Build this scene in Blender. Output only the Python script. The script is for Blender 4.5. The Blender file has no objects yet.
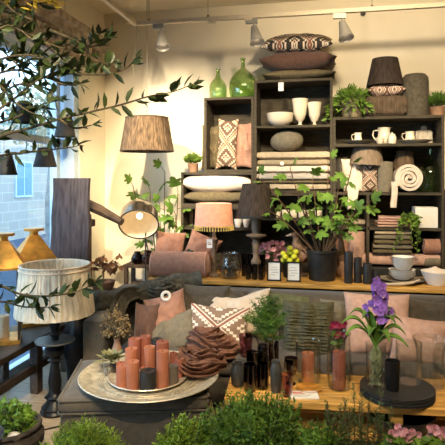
import bpy, math, random
from mathutils import Vector, Matrix, noise
R = random.Random(7)
PI = math.pi
SC = bpy.context.scene
COL = SC.collection

# ------------------------------------------------------------------ camera
F, HZ, CAMH, YAW = 520.0, 180.0, 1.65, math.radians(11)
cs, sn = math.cos(YAW), math.sin(YAW)
cam_d = bpy.data.cameras.new('camera'); cam = bpy.data.objects.new('camera', cam_d); COL.objects.link(cam)
cam.location = (0, 0, CAMH); cam.rotation_euler = (PI/2, 0, YAW)
cam_d.sensor_width = 36; cam_d.lens = F/445*36; cam_d.shift_y = -(222.5-HZ)/445
cam_d.clip_start = .05
SC.camera = cam

def ray(px):
    u = (px-222.5)/F
    return (-sn+cs*u, cs+sn*u)
def dep(px, Y): return Y/ray(px)[1]            # distance along the lens axis
def k(px, Y): return dep(px, Y)/F              # metres per photo pixel at that depth
def XX(px, Y):
    d = ray(px); return d[0]/d[1]*Y
def ZZ(px, py, Y): return CAMH+(HZ-py)*k(px, Y)
def at(px, py, Y): return Vector((XX(px, Y), Y, ZZ(px, py, Y)))
def on(px, py, z):                             # where the view through a pixel meets height z
    dd = (z-CAMH)*F/(HZ-py); d = ray(px)
    return Vector((d[0]*dd, d[1]*dd, z))

# ------------------------------------------------------------------ materials
def _new(name):
    m = bpy.data.materials.new(name); m.use_nodes = True
    nt = m.node_tree; nt.nodes.clear()
    return m, nt, nt.nodes, nt.links
def mat(name, col, rough=.7, var=.12, scale=20, bump=.0, bscale=60, metal=0, stretch=(1,1,1), col2=None, spec=.4, transl=0, sheen=0, coat=0):
    m, nt, N, L = _new(name)
    out = N.new('ShaderNodeOutputMaterial'); b = N.new('ShaderNodeBsdfPrincipled')
    tc = N.new('ShaderNodeTexCoord'); mp = N.new('ShaderNodeMapping'); mp.inputs['Scale'].default_value = stretch
    L.new(tc.outputs['Object'], mp.inputs['Vector'])
    nz = N.new('ShaderNodeTexNoise'); nz.inputs['Scale'].default_value = scale; nz.inputs['Detail'].default_value = 4
    L.new(mp.outputs[0], nz.inputs['Vector'])
    cr = N.new('ShaderNodeValToRGB')
    c2 = col2 or tuple(max(0, c*(1-2*var)) for c in col)
    c1 = tuple(min(1, c*(1+var)) for c in col) if not col2 else col
    cr.color_ramp.elements[0].color = (*c2, 1); cr.color_ramp.elements[1].color = (*c1, 1)
    cr.color_ramp.elements[0].position = .3; cr.color_ramp.elements[1].position = .68
    L.new(nz.outputs['Fac'], cr.inputs[0]); L.new(cr.outputs[0], b.inputs['Base Color'])
    b.inputs['Roughness'].default_value = rough; b.inputs['Metallic'].default_value = metal
    b.inputs['Specular IOR Level'].default_value = spec
    if sheen: b.inputs['Sheen Weight'].default_value = sheen
    if coat: b.inputs['Coat Weight'].default_value = coat
    if bump:
        n2 = N.new('ShaderNodeTexNoise'); n2.inputs['Scale'].default_value = bscale; n2.inputs['Detail'].default_value = 3
        L.new(mp.outputs[0], n2.inputs['Vector'])
        bp = N.new('ShaderNodeBump'); bp.inputs['Strength'].default_value = bump; bp.inputs['Distance'].default_value = .01
        L.new(n2.outputs['Fac'], bp.inputs['Height']); L.new(bp.outputs[0], b.inputs['Normal'])
    if transl:
        t = N.new('ShaderNodeBsdfTranslucent'); L.new(cr.outputs[0], t.inputs['Color'])
        mx = N.new('ShaderNodeMixShader'); mx.inputs[0].default_value = transl
        L.new(b.outputs[0], mx.inputs[1]); L.new(t.outputs[0], mx.inputs[2]); L.new(mx.outputs[0], out.inputs[0])
    else: L.new(b.outputs[0], out.inputs[0])
    return m
def glass(name, tint=(1,1,1), refl=1.0, ior=1.45):
    m, nt, N, L = _new(name)
    out = N.new('ShaderNodeOutputMaterial'); tr = N.new('ShaderNodeBsdfTransparent'); tr.inputs[0].default_value = (*tint, 1)
    gl = N.new('ShaderNodeBsdfGlossy'); gl.inputs['Roughness'].default_value = .04
    fr = N.new('ShaderNodeLayerWeight'); fr.inputs['Blend'].default_value = .5
    pw = N.new('ShaderNodeMath'); pw.operation = 'POWER'; pw.inputs[1].default_value = 2.6
    mu = N.new('ShaderNodeMath'); mu.operation = 'MULTIPLY_ADD'; mu.inputs[1].default_value = .75*refl; mu.inputs[2].default_value = .055*refl
    mx = N.new('ShaderNodeMixShader')
    L.new(fr.outputs['Facing'], pw.inputs[0]); L.new(pw.outputs[0], mu.inputs[0]); L.new(mu.outputs[0], mx.inputs[0]); L.new(tr.outputs[0], mx.inputs[1]); L.new(gl.outputs[0], mx.inputs[2])
    L.new(mx.outputs[0], out.inputs[0])
    return m
def emit(name, col, s):
    m, nt, N, L = _new(name)
    out = N.new('ShaderNodeOutputMaterial'); e = N.new('ShaderNodeEmission')
    e.inputs[0].default_value = (*col, 1); e.inputs[1].default_value = s
    L.new(e.outputs[0], out.inputs[0]); return m
def kilim(name, ground, line, line2, su=1.5, sv=1.0, step=9, off=(0,0)):
    """stepped diamond bands woven in light yarn on a darker ground (UV of the cushion)"""
    m, nt, N, L = _new(name)
    out = N.new('ShaderNodeOutputMaterial'); b = N.new('ShaderNodeBsdfPrincipled'); b.inputs['Roughness'].default_value = .9
    tc = N.new('ShaderNodeUVMap'); sep = N.new('ShaderNodeSeparateXYZ'); L.new(tc.outputs[0], sep.inputs[0])
    def mth(op, a, bb=None, c=None):
        n = N.new('ShaderNodeMath'); n.operation = op
        for i, v in enumerate((a, bb, c)):
            if v is None: continue
            if isinstance(v, (int, float)): n.inputs[i].default_value = v
            else: L.new(v, n.inputs[i])
        return n.outputs[0]
    u = mth('MULTIPLY_ADD', sep.outputs[0], su, off[0]); v = mth('MULTIPLY_ADD', sep.outputs[1], sv, off[1])
    vs = mth('DIVIDE', mth('FLOOR', mth('MULTIPLY', v, step)), step)
    def tri(x): return mth('PINGPONG', x, 1.0)
    d1 = mth('ABSOLUTE', mth('SUBTRACT', mth('FRACT', mth('ADD', mth('SUBTRACT', tri(u), tri(vs)), 1.5)), .5))     # stepped
    d2 = mth('ABSOLUTE', mth('SUBTRACT', mth('FRACT', mth('ADD', mth('SUBTRACT', tri(u), tri(v)), 1.5)), .5))      # smooth
    a = mth('LESS_THAN', mth('ABSOLUTE', mth('SUBTRACT', d1, .27)), .06)
    c = mth('LESS_THAN', mth('ABSOLUTE', mth('SUBTRACT', d2, .10)), .032)
    e = mth('LESS_THAN', d2, .045)
    w = mth('MAXIMUM', a, c)
    m1 = N.new('ShaderNodeMixRGB'); m1.inputs[1].default_value = (*ground, 1); m1.inputs[2].default_value = (*line2, 1); L.new(e, m1.inputs[0])
    m2 = N.new('ShaderNodeMixRGB'); L.new(m1.outputs[0], m2.inputs[1]); m2.inputs[2].default_value = (*line, 1); L.new(w, m2.inputs[0])
    L.new(m2.outputs[0], b.inputs['Base Color']); L.new(b.outputs[0], out.inputs[0])
    return m
def boards(name, c1, c2, width=.14, rough=.45, axis='X'):
    m, nt, N, L = _new(name)
    out = N.new('ShaderNodeOutputMaterial'); b = N.new('ShaderNodeBsdfPrincipled'); b.inputs['Roughness'].default_value = rough
    tc = N.new('ShaderNodeTexCoord'); mp = N.new('ShaderNodeMapping')
    mp.inputs['Scale'].default_value = (1/width,)*3
    if axis == 'X': mp.inputs['Rotation'].default_value = (0, 0, 0)
    L.new(tc.outputs['Object'], mp.inputs[0])
    br = N.new('ShaderNodeTexBrick'); br.inputs['Scale'].default_value = 1; br.inputs['Brick Width'].default_value = 9; br.inputs['Row Height'].default_value = 1
    br.inputs['Mortar Size'].default_value = .012; br.inputs['Color1'].default_value = (*c1, 1); br.inputs['Color2'].default_value = (*c2, 1)
    br.inputs['Mortar'].default_value = (*[c*.25 for c in c2], 1)
    L.new(mp.outputs[0], br.inputs['Vector'])
    nz = N.new('ShaderNodeTexNoise'); nz.inputs['Scale'].default_value = 3; nz.inputs['Detail'].default_value = 5
    m3 = N.new('ShaderNodeMapping'); m3.inputs['Scale'].default_value = (1, 14, 14); L.new(tc.outputs['Object'], m3.inputs[0]); L.new(m3.outputs[0], nz.inputs['Vector'])
    mx = N.new('ShaderNodeMixRGB'); mx.blend_type = 'MULTIPLY'; mx.inputs[0].default_value = .6
    L.new(br.outputs[0], mx.inputs[1]); L.new(nz.outputs['Fac'], mx.inputs[2]); L.new(mx.outputs[0], b.inputs['Base Color'])
    L.new(b.outputs[0], out.inputs[0]); return m
def stone(name, c1, c2, mortar, w=.5, h=.25):
    m, nt, N, L = _new(name)
    out = N.new('ShaderNodeOutputMaterial'); b = N.new('ShaderNodeBsdfPrincipled'); b.inputs['Roughness'].default_value = .95
    tc = N.new('ShaderNodeTexCoord'); mp = N.new('ShaderNodeMapping'); mp.inputs['Rotation'].default_value = (PI/2, 0, PI/2)
    sp = N.new('ShaderNodeSeparateXYZ'); cb = N.new('ShaderNodeCombineXYZ')
    L.new(tc.outputs['Object'], sp.inputs[0]); L.new(sp.outputs[1], cb.inputs[0]); L.new(sp.outputs[2], cb.inputs[1])
    br = N.new('ShaderNodeTexBrick'); br.inputs['Scale'].default_value = 1; br.inputs['Brick Width'].default_value = w; br.inputs['Row Height'].default_value = h
    br.inputs['Mortar Size'].default_value = .012
    br.inputs['Color1'].default_value = (*c1, 1); br.inputs['Color2'].default_value = (*c2, 1); br.inputs['Mortar'].default_value = (*mortar, 1)
    L.new(cb.outputs[0], br.inputs['Vector']); L.new(br.outputs[0], b.inputs['Base Color']); L.new(b.outputs[0], out.inputs[0]); return m

M = {}
M['wall'] = mat('cream_plaster', (.84,.745,.57), .9, .03, 3, .08, 40)
M['ceil'] = mat('ceiling_paint', (.78,.68,.5), .9, .03, 2)
M['floor'] = boards('floor_boards', (.62,.48,.33), (.52,.39,.26), .16, .5)
M['wframe'] = mat('window_paint', (.55,.68,.8), .4, .03)
M['cornice'] = mat('cornice_stone', (.46,.36,.26), .9, .25, 14, .4, 30)
M['glass'] = glass('clear_glass', (.965,.972,.96))
M['pane'] = glass('window_glass', (.97,.99,1), .5)
M['gglass'] = glass('green_glass', (.80,.895,.69), 1.2)
M['gglass2'] = glass('dark_green_glass', (.80,.88,.72), 1.3)
M['pglass'] = glass('purple_glass', (.74,.56,.62), 1.3)
M['dglass'] = glass('smoky_plum_glass', (.30,.22,.25), 1.3)
M['crate'] = mat('dark_crate_wood', (.058,.046,.028), .8, .25, 8, .2, 30, stretch=(1,1,6))
M['oak'] = mat('golden_oak', (.58,.31,.07), .5, .25, 5, .15, 40, stretch=(1,9,9))
M['dwood'] = mat('dark_bench_wood', (.07,.045,.03), .5, .3, 6, .25, 25, stretch=(6,1,6))
M['plank'] = mat('weathered_plank', (.075,.062,.07), .8, .3, 5, .4, 22, stretch=(6,6,1))
M['rust'] = mat('rustic_brown_wood', (.08,.05,.03), .8, .3, 8, .3, 30)
M['sofa'] = mat('taupe_linen', (.10,.078,.054), .95, .1, 40, .25, 250, sheen=.2)
M['ott'] = mat('grey_brown_linen', (.09,.07,.046), .95, .12, 25, .25, 220, sheen=.2)
M['mauve'] = mat('mauve_linen', (.36,.18,.12), .95, .1, 30, .25, 160, sheen=.3)
M['mauve2'] = mat('brown_mauve_linen', (.13,.068,.05), .95, .1, 30, .25, 160, sheen=.2)
M['rose'] = mat('dusty_rose_linen', (.55,.34,.26), .95, .07, 30, .2, 160)
M['cream'] = mat('cream_cotton', (.76,.60,.44), .95, .05, 30, .15, 160)
M['white'] = mat('white_linen', (.72,.60,.49), .95, .04, 30, .15, 160)
M['beige'] = mat('beige_linen', (.50,.40,.27), .95, .08, 30, .2, 200)
M['olive'] = mat('olive_linen', (.14,.11,.06), .95, .12, 30, .25, 180)
M['grey'] = mat('warm_grey_linen', (.20,.17,.12), .95, .1, 30, .25, 180)
M['dgrey'] = mat('charcoal_linen', (.085,.075,.06), .95, .15, 30, .3, 180)
M['scarf'] = mat('brown_scarf_gauze', (.20,.09,.055), .95, .25, 25, .4, 150)
M['gscarf'] = mat('grey_scarf_gauze', (.095,.085,.062), .95, .25, 25, .4, 150)
M['greenc'] = mat('moss_green_linen', (.13,.13,.055), .95, .15, 30, .3, 120)
M['kil1'] = kilim('kilim_mauve', (.27,.17,.115), (.82,.72,.60), (.34,.12,.08), .95, .95, 9, (.0,.0))
M['kil2'] = kilim('kilim_black', (.035,.028,.025), (.72,.6,.48), (.28,.1,.06), 2.4, 1.1, 8, (.1,.0))
M['kil3'] = kilim('kilim_brown', (.12,.07,.045), (.58,.47,.36), (.4,.18,.1), .75, 1.5, 8, (.0,.0))
M['cer'] = mat('cream_ceramic', (.80,.70,.54), .35, .03, 10, spec=.5)
M['wcer'] = mat('white_ceramic', (.78,.74,.68), .3, .03, 10, spec=.5)
M['terra'] = mat('terracotta_wax', (.36,.122,.062), .6, .08, 15)
M['terra2'] = mat('rust_wax', (.29,.09,.055), .6, .08, 15)
M['dwax'] = mat('charcoal_wax', (.02,.019,.018), .5, .1, 15)
M['gwax'] = mat('grey_brown_wax', (.12,.095,.075), .55, .1, 15)
M['brass'] = mat('aged_brass', (.78,.38,.07), .42, .2, 14, .1, 40, metal=.6)
M['silver'] = mat('antique_tray_metal', (.56,.49,.36), .45, .18, 30, .25, 60, metal=.35)
M['chrome'] = mat('brushed_steel', (.5,.45,.4), .25, .1, 10, metal=1)
M['black'] = mat('black_lacquer', (.010,.009,.009), .36, .1, 10, spec=.3)
M['blackm'] = mat('black_matte', (.02,.018,.016), .6, .1, 10)
M['slate'] = mat('slate_glaze', (.05,.05,.045), .35, .2, 12)
M['potd'] = mat('dark_stone_pot', (.065,.05,.038), .7, .3, 12, .3, 40)
M['potz'] = mat('zinc_pot', (.035,.033,.03), .45, .25, 8, metal=.5)
M['soil'] = mat('soil', (.03,.02,.013), 1, .3, 40, .5, 60)
M['raffia'] = mat('raffia_strands', (.15,.097,.055), .9, .35, 22, .4, 60, stretch=(3,3,.35), transl=.18)
M['fringe'] = mat('ivory_fringe', (.84,.73,.56), .9, .16, 26, .4, 70, stretch=(3,3,.3), transl=.25)
M['dshade'] = mat('dark_pleated_silk', (.05,.034,.025), .85, .3, 20, stretch=(3,3,.3), transl=.1)
M['wshade'] = mat('small_black_shade', (.03,.026,.024), .8, .2, 20)
M['pshade'] = mat('pink_linen_shade', (.82,.58,.45), .9, .07, 30, .2, 120, transl=.5)
M['tshade'] = mat('taupe_shade', (.30,.22,.15), .9, .15, 20, stretch=(3,3,.4), transl=.2)
M['rimcream'] = mat('cream_inside', (.85,.72,.5), .6, .03)
M['bulb'] = emit('lit_bulb', (1,.8,.55), 4)
M['bulb_off'] = mat('frosted_bulb', (.8,.78,.72), .3, .02)
M['spotw'] = mat('spot_housing', (.30,.28,.25), .4, .04, metal=.2)
M['railw'] = mat('rail_paint', (.60,.50,.35), .5, .04)
M['wire'] = mat('grey_wire', (.18,.15,.1), .6)
M['wire_b'] = mat('black_wire', (.015,.015,.015), .5)
M['lturn'] = mat('turned_wood', (.17,.12,.08), .6, .25, 12, .2, 30)
M['paper'] = mat('white_paper', (.80,.77,.7), .8, .02)
M['ink'] = mat('grey_print', (.35,.33,.3), .8)
M['red'] = mat('red_print', (.5,.05,.05), .8)
M['olivel'] = mat('olive_leaf', (.038,.062,.012), .5, .35, 6, transl=.15)
M['olivey'] = mat('yellow_shoot', (.75,.55,.06), .6, .1, transl=.2)
M['bark'] = mat('olive_bark', (.085,.065,.032), .9, .25, 20)
M['figl'] = mat('fig_leaf', (.16,.30,.045), .5, .25, 9, transl=.3)
M['basil'] = mat('bright_leaf', (.22,.36,.05), .6, .3, 9, transl=.25)
M['shrub'] = mat('heath_leaf', (.27,.40,.035), .6, .4, 8, transl=.25)
M['shrubd'] = mat('thyme_leaf', (.14,.26,.03), .6, .4, 8, transl=.25)
M['rosem'] = mat('rosemary_leaf', (.09,.15,.045), .6, .3, 8, transl=.2)
M['fern'] = mat('asparagus_fern', (.075,.17,.018), .6, .35, 9, transl=.25)
M['grass'] = mat('grass_leaf', (.11,.22,.03), .6, .3, 9, transl=.25)
M['stem'] = mat('green_stem', (.10,.13,.04), .7)
M['dstem'] = mat('brown_stem', (.12,.07,.035), .8)
M['dryl'] = mat('dried_leaf', (.26,.12,.055), .8, .3, 12)
M['dryt'] = mat('dried_tan_sprigs', (.26,.18,.085), .9, .3, 12)
M['sucl'] = mat('succulent_leaf', (.22,.22,.10), .55, .25, 14)
M['purple'] = mat('purple_petal', (.33,.15,.58), .6, .25, 14, transl=.2)
M['pinkp'] = mat('pink_petal', (.72,.36,.42), .6, .15, 12, transl=.2)
M['mag'] = mat('magenta_petal', (.32,.02,.07), .6, .2, 12, transl=.2)
M['lime'] = mat('lime_fruit', (.55,.55,.03), .45, .15, 20)
M['clay'] = mat('clay_glaze', (.30,.17,.105), .6, .2, 12)
M['rustbox'] = mat('brown_velvet', (.10,.068,.042), .9, .2, 20, .3, 80)
M['stoneb'] = stone('street_stone', (.46,.42,.36), (.38,.36,.33), (.55,.52,.47), .55, .28)
M['street'] = mat('street_paving', (.05,.085,.15), .8, .1, 4)
M['swin'] = mat('street_window_paint', (.12,.28,.4), .3, .1)
M['roof'] = mat('street_roof', (.2,.14,.12), .8)
M['unlit'] = mat('unlit_interior', (.04,.04,.04), .9)  # dark tone stands in for the shade of an unlit interior; assigned to nothing

# ------------------------------------------------------------------ mesh builder
class MB:
    def __init__(s): s.v = []; s.f = []; s.uv = {}
    def _add(s, vs, fs):
        o = len(s.v); s.v += [tuple(v) for v in vs]; s.f += [tuple(i+o for i in f) for f in fs]; return s
    def box(s, a, b, rz=0, mtx=None):
        (x0,y0,z0),(x1,y1,z1) = a, b
        vs = [Vector(p) for p in ((x0,y0,z0),(x1,y0,z0),(x1,y1,z0),(x0,y1,z0),(x0,y0,z1),(x1,y0,z1),(x1,y1,z1),(x0,y1,z1))]
        if mtx is not None: vs = [mtx @ v for v in vs]
        return s._add(vs, [(3,2,1,0),(4,5,6,7),(0,1,5,4),(1,2,6,5),(2,3,7,6),(3,0,4,7)])
    def rbox(s, a, b, r=.03, n=3, mtx=None, puff=0):
        """box with rounded edges, made as a superellipsoid-like subdivided cube"""
        c = [(p+q)/2 for p, q in zip(a, b)]; h = [(q-p)/2 for p, q in zip(a, b)]; r = min(r, *h)
        g = 10; vs = []; fs = []; idx = {}
        def pt(d):
            o = []
            for i in range(3):
                o.append(max(-(h[i]-r), min(h[i]-r, d[i]*h[i])))
            e = Vector([d[i]*h[i]-o[i] for i in range(3)])
            if e.length > 1e-9: e = e.normalized()*min(r, e.length if e.length < r else r)
            p = Vector(o)+e
            if puff:
                ax = max(range(3), key=lambda i: abs(d[i]))
                w = 1
                for i in range(3):
                    if i != ax: w *= (1-d[i]**2)
                p[ax] += math.copysign(puff*w, d[ax])
            return p+Vector(c)
        sm = [-1+2*i/g for i in range(g+1)]
        sm = [math.copysign(abs(t)**.6, t) for t in sm]
        def vid(i, j, l):
            key = (i, j, l)
            if key not in idx:
                idx[key] = len(vs); p = pt((sm[i], sm[j], sm[l]))
                vs.append(mtx @ p if mtx is not None else p)
            return idx[key]
        for i in range(g):
            for j in range(g):
                fs.append((vid(i,j,0),vid(i,j+1,0),vid(i+1,j+1,0),vid(i+1,j,0))); fs.append((vid(i,j,g),vid(i+1,j,g),vid(i+1,j+1,g),vid(i,j+1,g)))
                fs.append((vid(i,0,j),vid(i+1,0,j),vid(i+1,0,j+1),vid(i,0,j+1))); fs.append((vid(i,g,j),vid(i,g,j+1),vid(i+1,g,j+1),vid(i+1,g,j)))
                fs.append((vid(0,i,j),vid(0,i,j+1),vid(0,i+1,j+1),vid(0,i+1,j))); fs.append((vid(g,i,j),vid(g,i+1,j),vid(g,i+1,j+1),vid(g,i,j+1)))
        return s._add(vs, fs)
    def lathe(s, prof, n=32, mod=None, c=(0,0,0), mtx=None, close=False):
        vs = []; fs = []; m = len(prof)
        for i in range(n):
            a = 2*PI*i/n; w = mod(i) if mod else 1
            for r, z in prof:
                p = Vector((c[0]+r*w*math.cos(a), c[1]+r*w*math.sin(a), c[2]+z))
                vs.append(mtx @ p if mtx is not None else p)
        for i in range(n):
            j = (i+1) % n
            for q in range(m-1): fs.append((i*m+q, j*m+q, j*m+q+1, i*m+q+1))
        if close or prof[0][0] > 1e-4 and close is None: pass
        return s._add(vs, fs)
    def tube(s, pts, r, n=6, caps=True):
        pts = [Vector(p) for p in pts]; rs = r if isinstance(r, (list, tuple)) else [r]*len(pts)
        vs = []; fs = []; up = None
        for i, p in enumerate(pts):
            t = (pts[min(i+1, len(pts)-1)]-pts[max(i-1, 0)]).normalized()
            if up is None: up = t.orthogonal().normalized()
            up = (up-t*up.dot(t)); up = up.normalized() if up.length > 1e-6 else t.orthogonal().normalized()
            w = t.cross(up)
            for j in range(n):
                a = 2*PI*j/n; vs.append(p+(up*math.cos(a)+w*math.sin(a))*rs[i])
        for i in range(len(pts)-1):
            for j in range(n):
                q = (j+1) % n; fs.append((i*n+j, i*n+q, (i+1)*n+q, (i+1)*n+j))
        if caps:
            fs.append(tuple(range(n))[::-1]); fs.append(tuple((len(pts)-1)*n+j for j in range(n)))
        return s._add(vs, fs)
    def ball(s, c, r, n=10, sc=(1,1,1)):
        prof = [(math.sin(PI*i/n)*r, -math.cos(PI*i/n)*r) for i in range(n+1)]
        vs = []; fs = []; m = n+1; na = max(8, n)
        for i in range(na):
            a = 2*PI*i/na
            for q, z in prof: vs.append((c[0]+q*math.cos(a)*sc[0], c[1]+q*math.sin(a)*sc[1], c[2]+z*sc[2]))
        for i in range(na):
            j = (i+1) % na
            for q in range(n): fs.append((i*m+q, j*m+q, j*m+q+1, i*m+q+1))
        return s._add(vs, fs)
    def leaf(s, p, d, L, W, bend=.15, nrm=None, wide=.45):
        p = Vector(p); d = Vector(d).normalized()
        n = Vector(nrm) if nrm is not None else Vector((R.gauss(0,1), R.gauss(0,1), R.gauss(0,1)+.4))
        n = n-d*n.dot(d)
        if n.length < 1e-4: n = d.orthogonal()
        n.normalize(); w = d.cross(n)
        vs = [p, p+d*L*wide*.55-w*W*.42+n*.06*L, p+d*L*wide*.55+w*W*.42+n*.06*L,
              p+d*L*(wide+.15)-w*W*.5+n*L*(.06-bend*.3), p+d*L*(wide+.15)+w*W*.5+n*L*(.06-bend*.3), p+d*L-n*bend*L,
              p+d*L*wide*.55, p+d*L*(wide+.15)-n*L*bend*.35]
        return s._add(vs, [(0,1,6),(0,6,2),(1,3,7,6),(6,7,4,2),(3,5,7),(7,5,4)])
    def figleaf(s, p, d, n, L):
        p = Vector(p); d = Vector(d).normalized(); n = Vector(n); n = (n-d*n.dot(d)).normalized(); w = d.cross(n)
        out = [(0,.0),(-.28,.02),(-.48,.22),(-.30,.34),(-.52,.58),(-.46,.68),(-.20,.60),(-.17,.88),(0,1.02),(.17,.88),(.20,.60),(.46,.68),(.52,.58),(.30,.34),(.48,.22),(.28,.02)]
        vs = [p+d*(.38*L)+n*(.03*L)]
        for x, y in out: vs.append(p+d*(y*L)+w*(x*L)-n*(L*.22*(x*x+(y-.4)**2)))
        m = len(out)
        return s._add(vs, [(0, i+1, (i+1) % m+1) for i in range(m)])
    def pillow(s, w, h, t, n=22, ear=.10, wr=.012, seed=0, fn=None, chop=0, pw=.55):
        """cushion in the local XZ plane (base at z=0), thickness along Y"""
        g = []; o = len(s.v)
        for side in (1, -1):
            for j in range(n+1):
                for i in range(n+1):
                    u = -1+2*i/n; v = -1+2*j/n
                    uu = math.sin(u*PI/2*.96)/math.sin(PI/2*.96); vv = math.sin(v*PI/2*.96)/math.sin(PI/2*.96)
                    x = uu*w/2*(1-ear*(1-vv*vv)); z = vv*h/2*(1-ear*(1-uu*uu))
                    th = t/2*(max(0, (1-abs(uu)**2.6))*max(0, (1-abs(vv)**2.6)))**pw
                    nz = noise.noise(Vector((uu*2.2+seed*7.3, vv*2.2, side*2.0+seed)))*wr*2.4
                    nz += noise.noise(Vector((uu*6+seed*3.1, vv*5, side)))*wr
                    edge = (1-abs(uu)**4)*(1-abs(vv)**4)
                    y = -side*(th+nz*edge)
                    if fn: y += -side*fn(uu, vv)*edge
                    if chop: z -= chop*h*max(0, vv)**2*math.exp(-(uu*2.2)**2)
                    s.uv[len(s.v)] = (uu, vv)
                    s.v.append((x, y, z+h/2))
        m = (n+1)*(n+1)
        for j in range(n):
            for i in range(n):
                a = o+j*(n+1)+i
                s.f.append((a, a+1, a+n+2, a+n+1)); b = a+m; s.f.append((b, b+n+1, b+n+2, b+1))
        return s
    def heap(s, w, d, h, n=46, folds=.03, seed=0, freq=3.2, sq=2.2):
        """a heap of loose cloth: closed mound with ridged folds"""
        o = len(s.v); m = n+1
        for j in range(m):
            for i in range(m):
                u = -1+2*i/n; v = -1+2*j/n
                r = math.sqrt(u*u+v*v); mx = max(abs(u), abs(v)); 
                if r > 1e-6: x = u*mx/r; y = v*mx/r
                else: x = y = 0
                rr = min(1, math.sqrt(x*x+y*y)); lob = 1+.22*noise.noise(Vector((x*1.6+seed, y*1.6, seed)))
                p = Vector((x*freq+seed*5, y*freq*1.3, seed))
                p += Vector((noise.noise(p*.8), noise.noise(p*.8+Vector((9,0,0))), 0))*1.2
                rid = 1-abs(noise.noise(p))*2.4
                z = h*(1-rr**sq)*(.75+.5*noise.noise(Vector((x*1.3, y*1.3, seed+4))))+folds*rid*(1-rr**6)
                s.v.append((x*w/2*lob, y*d/2*lob, max(0.0, z) if rr < .995 else 0))
        for j in range(n):
            for i in range(n):
                a = o+j*m+i; s.f.append((a, a+1, a+m+1, a+m))
        rim = [o+i for i in range(m)]+[o+j*m+n for j in range(1, m)]+[o+n*m+i for i in range(n-1, -1, -1)]+[o+j*m for j in range(n-1, 0, -1)]
        s.f.append(tuple(rim[::-1])); return s
    def roll(s, r, L, turns=3.2, th=None, n=90, wr=.004):
        """rolled cloth, axis along X, resting on z=0, spiral ends"""
        gap = r/(turns+.35); th = th or gap*.8; vs = []; fs = []; nx = 8
        for i in range(n+1):
            a = turns*2*PI*i/n; q = gap*.35+gap*a/(2*PI)
            q = min(q, r-th*.5)
            for j in range(nx+1):
                x = -L/2+L*j/nx; wob = wr*noise.noise(Vector((x*9, a*.9, r*40)))
                for e in (-.5, .5):
                    rad = q+e*th+wob
                    vs.append((x+ (.004*math.sin(a*3) if j in (0, nx) else 0), math.cos(a)*rad, r+math.sin(a)*rad))
        w = 2*(nx+1)
        for i in range(n):
            for j in range(nx):
                a = i*w+2*j
                fs.append((a, a+2, a+w+2, a+w)); fs.append((a+1, a+w+1, a+w+3, a+3))
            fs.append((i*w, i*w+w, i*w+w+1, i*w+1)); e = i*w+2*nx; fs.append((e, e+1, e+w+1, e+w))
        for i in (0, n):
            for j in range(nx):
                a = i*w+2*j; fs.append((a, a+1, a+3, a+2))
        return s._add(vs, fs)
    def fold(s, w, d, h, n=2, z0=0, jit=.006):
        """folded cloth: n soft layers doubled over, the fold towards the front (-Y)"""
        lh = h/n
        for q in range(n):
            zc = z0+lh*(q+.5); prof = []; NP = 18; dx = R.uniform(-jit, jit); dy = R.uniform(0, jit*2); ww = w*(1+R.uniform(-.02, .01))
            for i in range(NP):
                a = 2*PI*i/NP; ca, sa = math.cos(a), math.sin(a)
                y = math.copysign(abs(ca)**.35, ca)*d/2; z = math.copysign(abs(sa)**.55, sa)*lh/2*.99
                prof.append((y, z))
            vs = []; fs = []; nx = 12
            for j in range(nx+1):
                t = -1+2*j/nx; t = math.sin(t*PI/2); e = (1-abs(t)**10)*.25+.75
                for i, (y, z) in enumerate(prof):
                    wz = noise.noise(Vector((t*3, y*9, zc*30)))*lh*.10
                    vs.append((t*ww/2+dx, y*(.97+.03*e)+dy, zc+z*e+wz*(0 if q == 0 and z < 0 else 1)))
            for j in range(nx):
                for i in range(NP): a = j*NP; b = (i+1) % NP; fs.append((a+i, a+NP+i, a+NP+b, a+b))
            fs.append(tuple(range(NP))); fs.append(tuple(nx*NP+i for i in range(NP))[::-1])
            s._add(vs, fs)
        return s
    def coil(s, rx, ry, h, loops, width, seed, n=110, nv=26):
        """a long strip of crumpled gauze wound on itself into a loose heap (base at z=0)"""
        def fn(u, v):
            a = u*loops*2*PI+seed; q = 1-.62*u+.16*noise.noise(Vector((u*7, seed, 0)))
            c = Vector((rx*q*math.cos(a)+.05*noise.noise(Vector((u*6, seed+9, 2))), ry*q*math.sin(a)+.04*noise.noise(Vector((u*6, seed+5, 4))), width*.38+h*u+.06*noise.noise(Vector((u*8, seed+3, 0)))))
            rad = Vector((math.cos(a), math.sin(a), 0)); t_ = (v-.5)*2
            tw = 1.1*noise.noise(Vector((u*7+seed, 3, 1))); sd = (rad*.55+Vector((0,0,-.85))+Vector((-math.sin(a), math.cos(a), 0))*tw).normalized(); up = (rad*.85+Vector((0,0,.55))).normalized()
            n1 = noise.noise(Vector((u*11+seed, v*3, seed))); n2 = noise.noise(Vector((u*26, v*8, seed+7)))
            p = c+sd*(t_*width*.5*(1+.3*n1))+up*(.030*(1-t_*t_)+.020*math.sin(v*21+n1*5)+.016*n2)
            p.z = max(.003, p.z); return p
        return s.drape(fn, n, nv, .005)
    def drape(s, fn, nu=20, nv=20, th=.004):
        o = len(s.v); m = nv+1
        P = [[Vector(fn(i/nu, j/nv)) for j in range(m)] for i in range(nu+1)]
        for lay in (0, 1):
            for i in range(nu+1):
                for j in range(m):
                    a = P[min(i+1, nu)][j]-P[max(i-1, 0)][j]; b = P[i][min(j+1, nv)]-P[i][max(j-1, 0)]
                    nn = a.cross(b); nn = nn.normalized() if nn.length > 1e-9 else Vector((0,0,1))
                    s.v.append(tuple(P[i][j]+nn*(th*lay)))
        q = (nu+1)*m
        for i in range(nu):
            for j in range(nv):
                a = o+i*m+j; s.f.append((a, a+1, a+m+1, a+m)); b = a+q; s.f.append((b, b+m, b+m+1, b+1))
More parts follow.
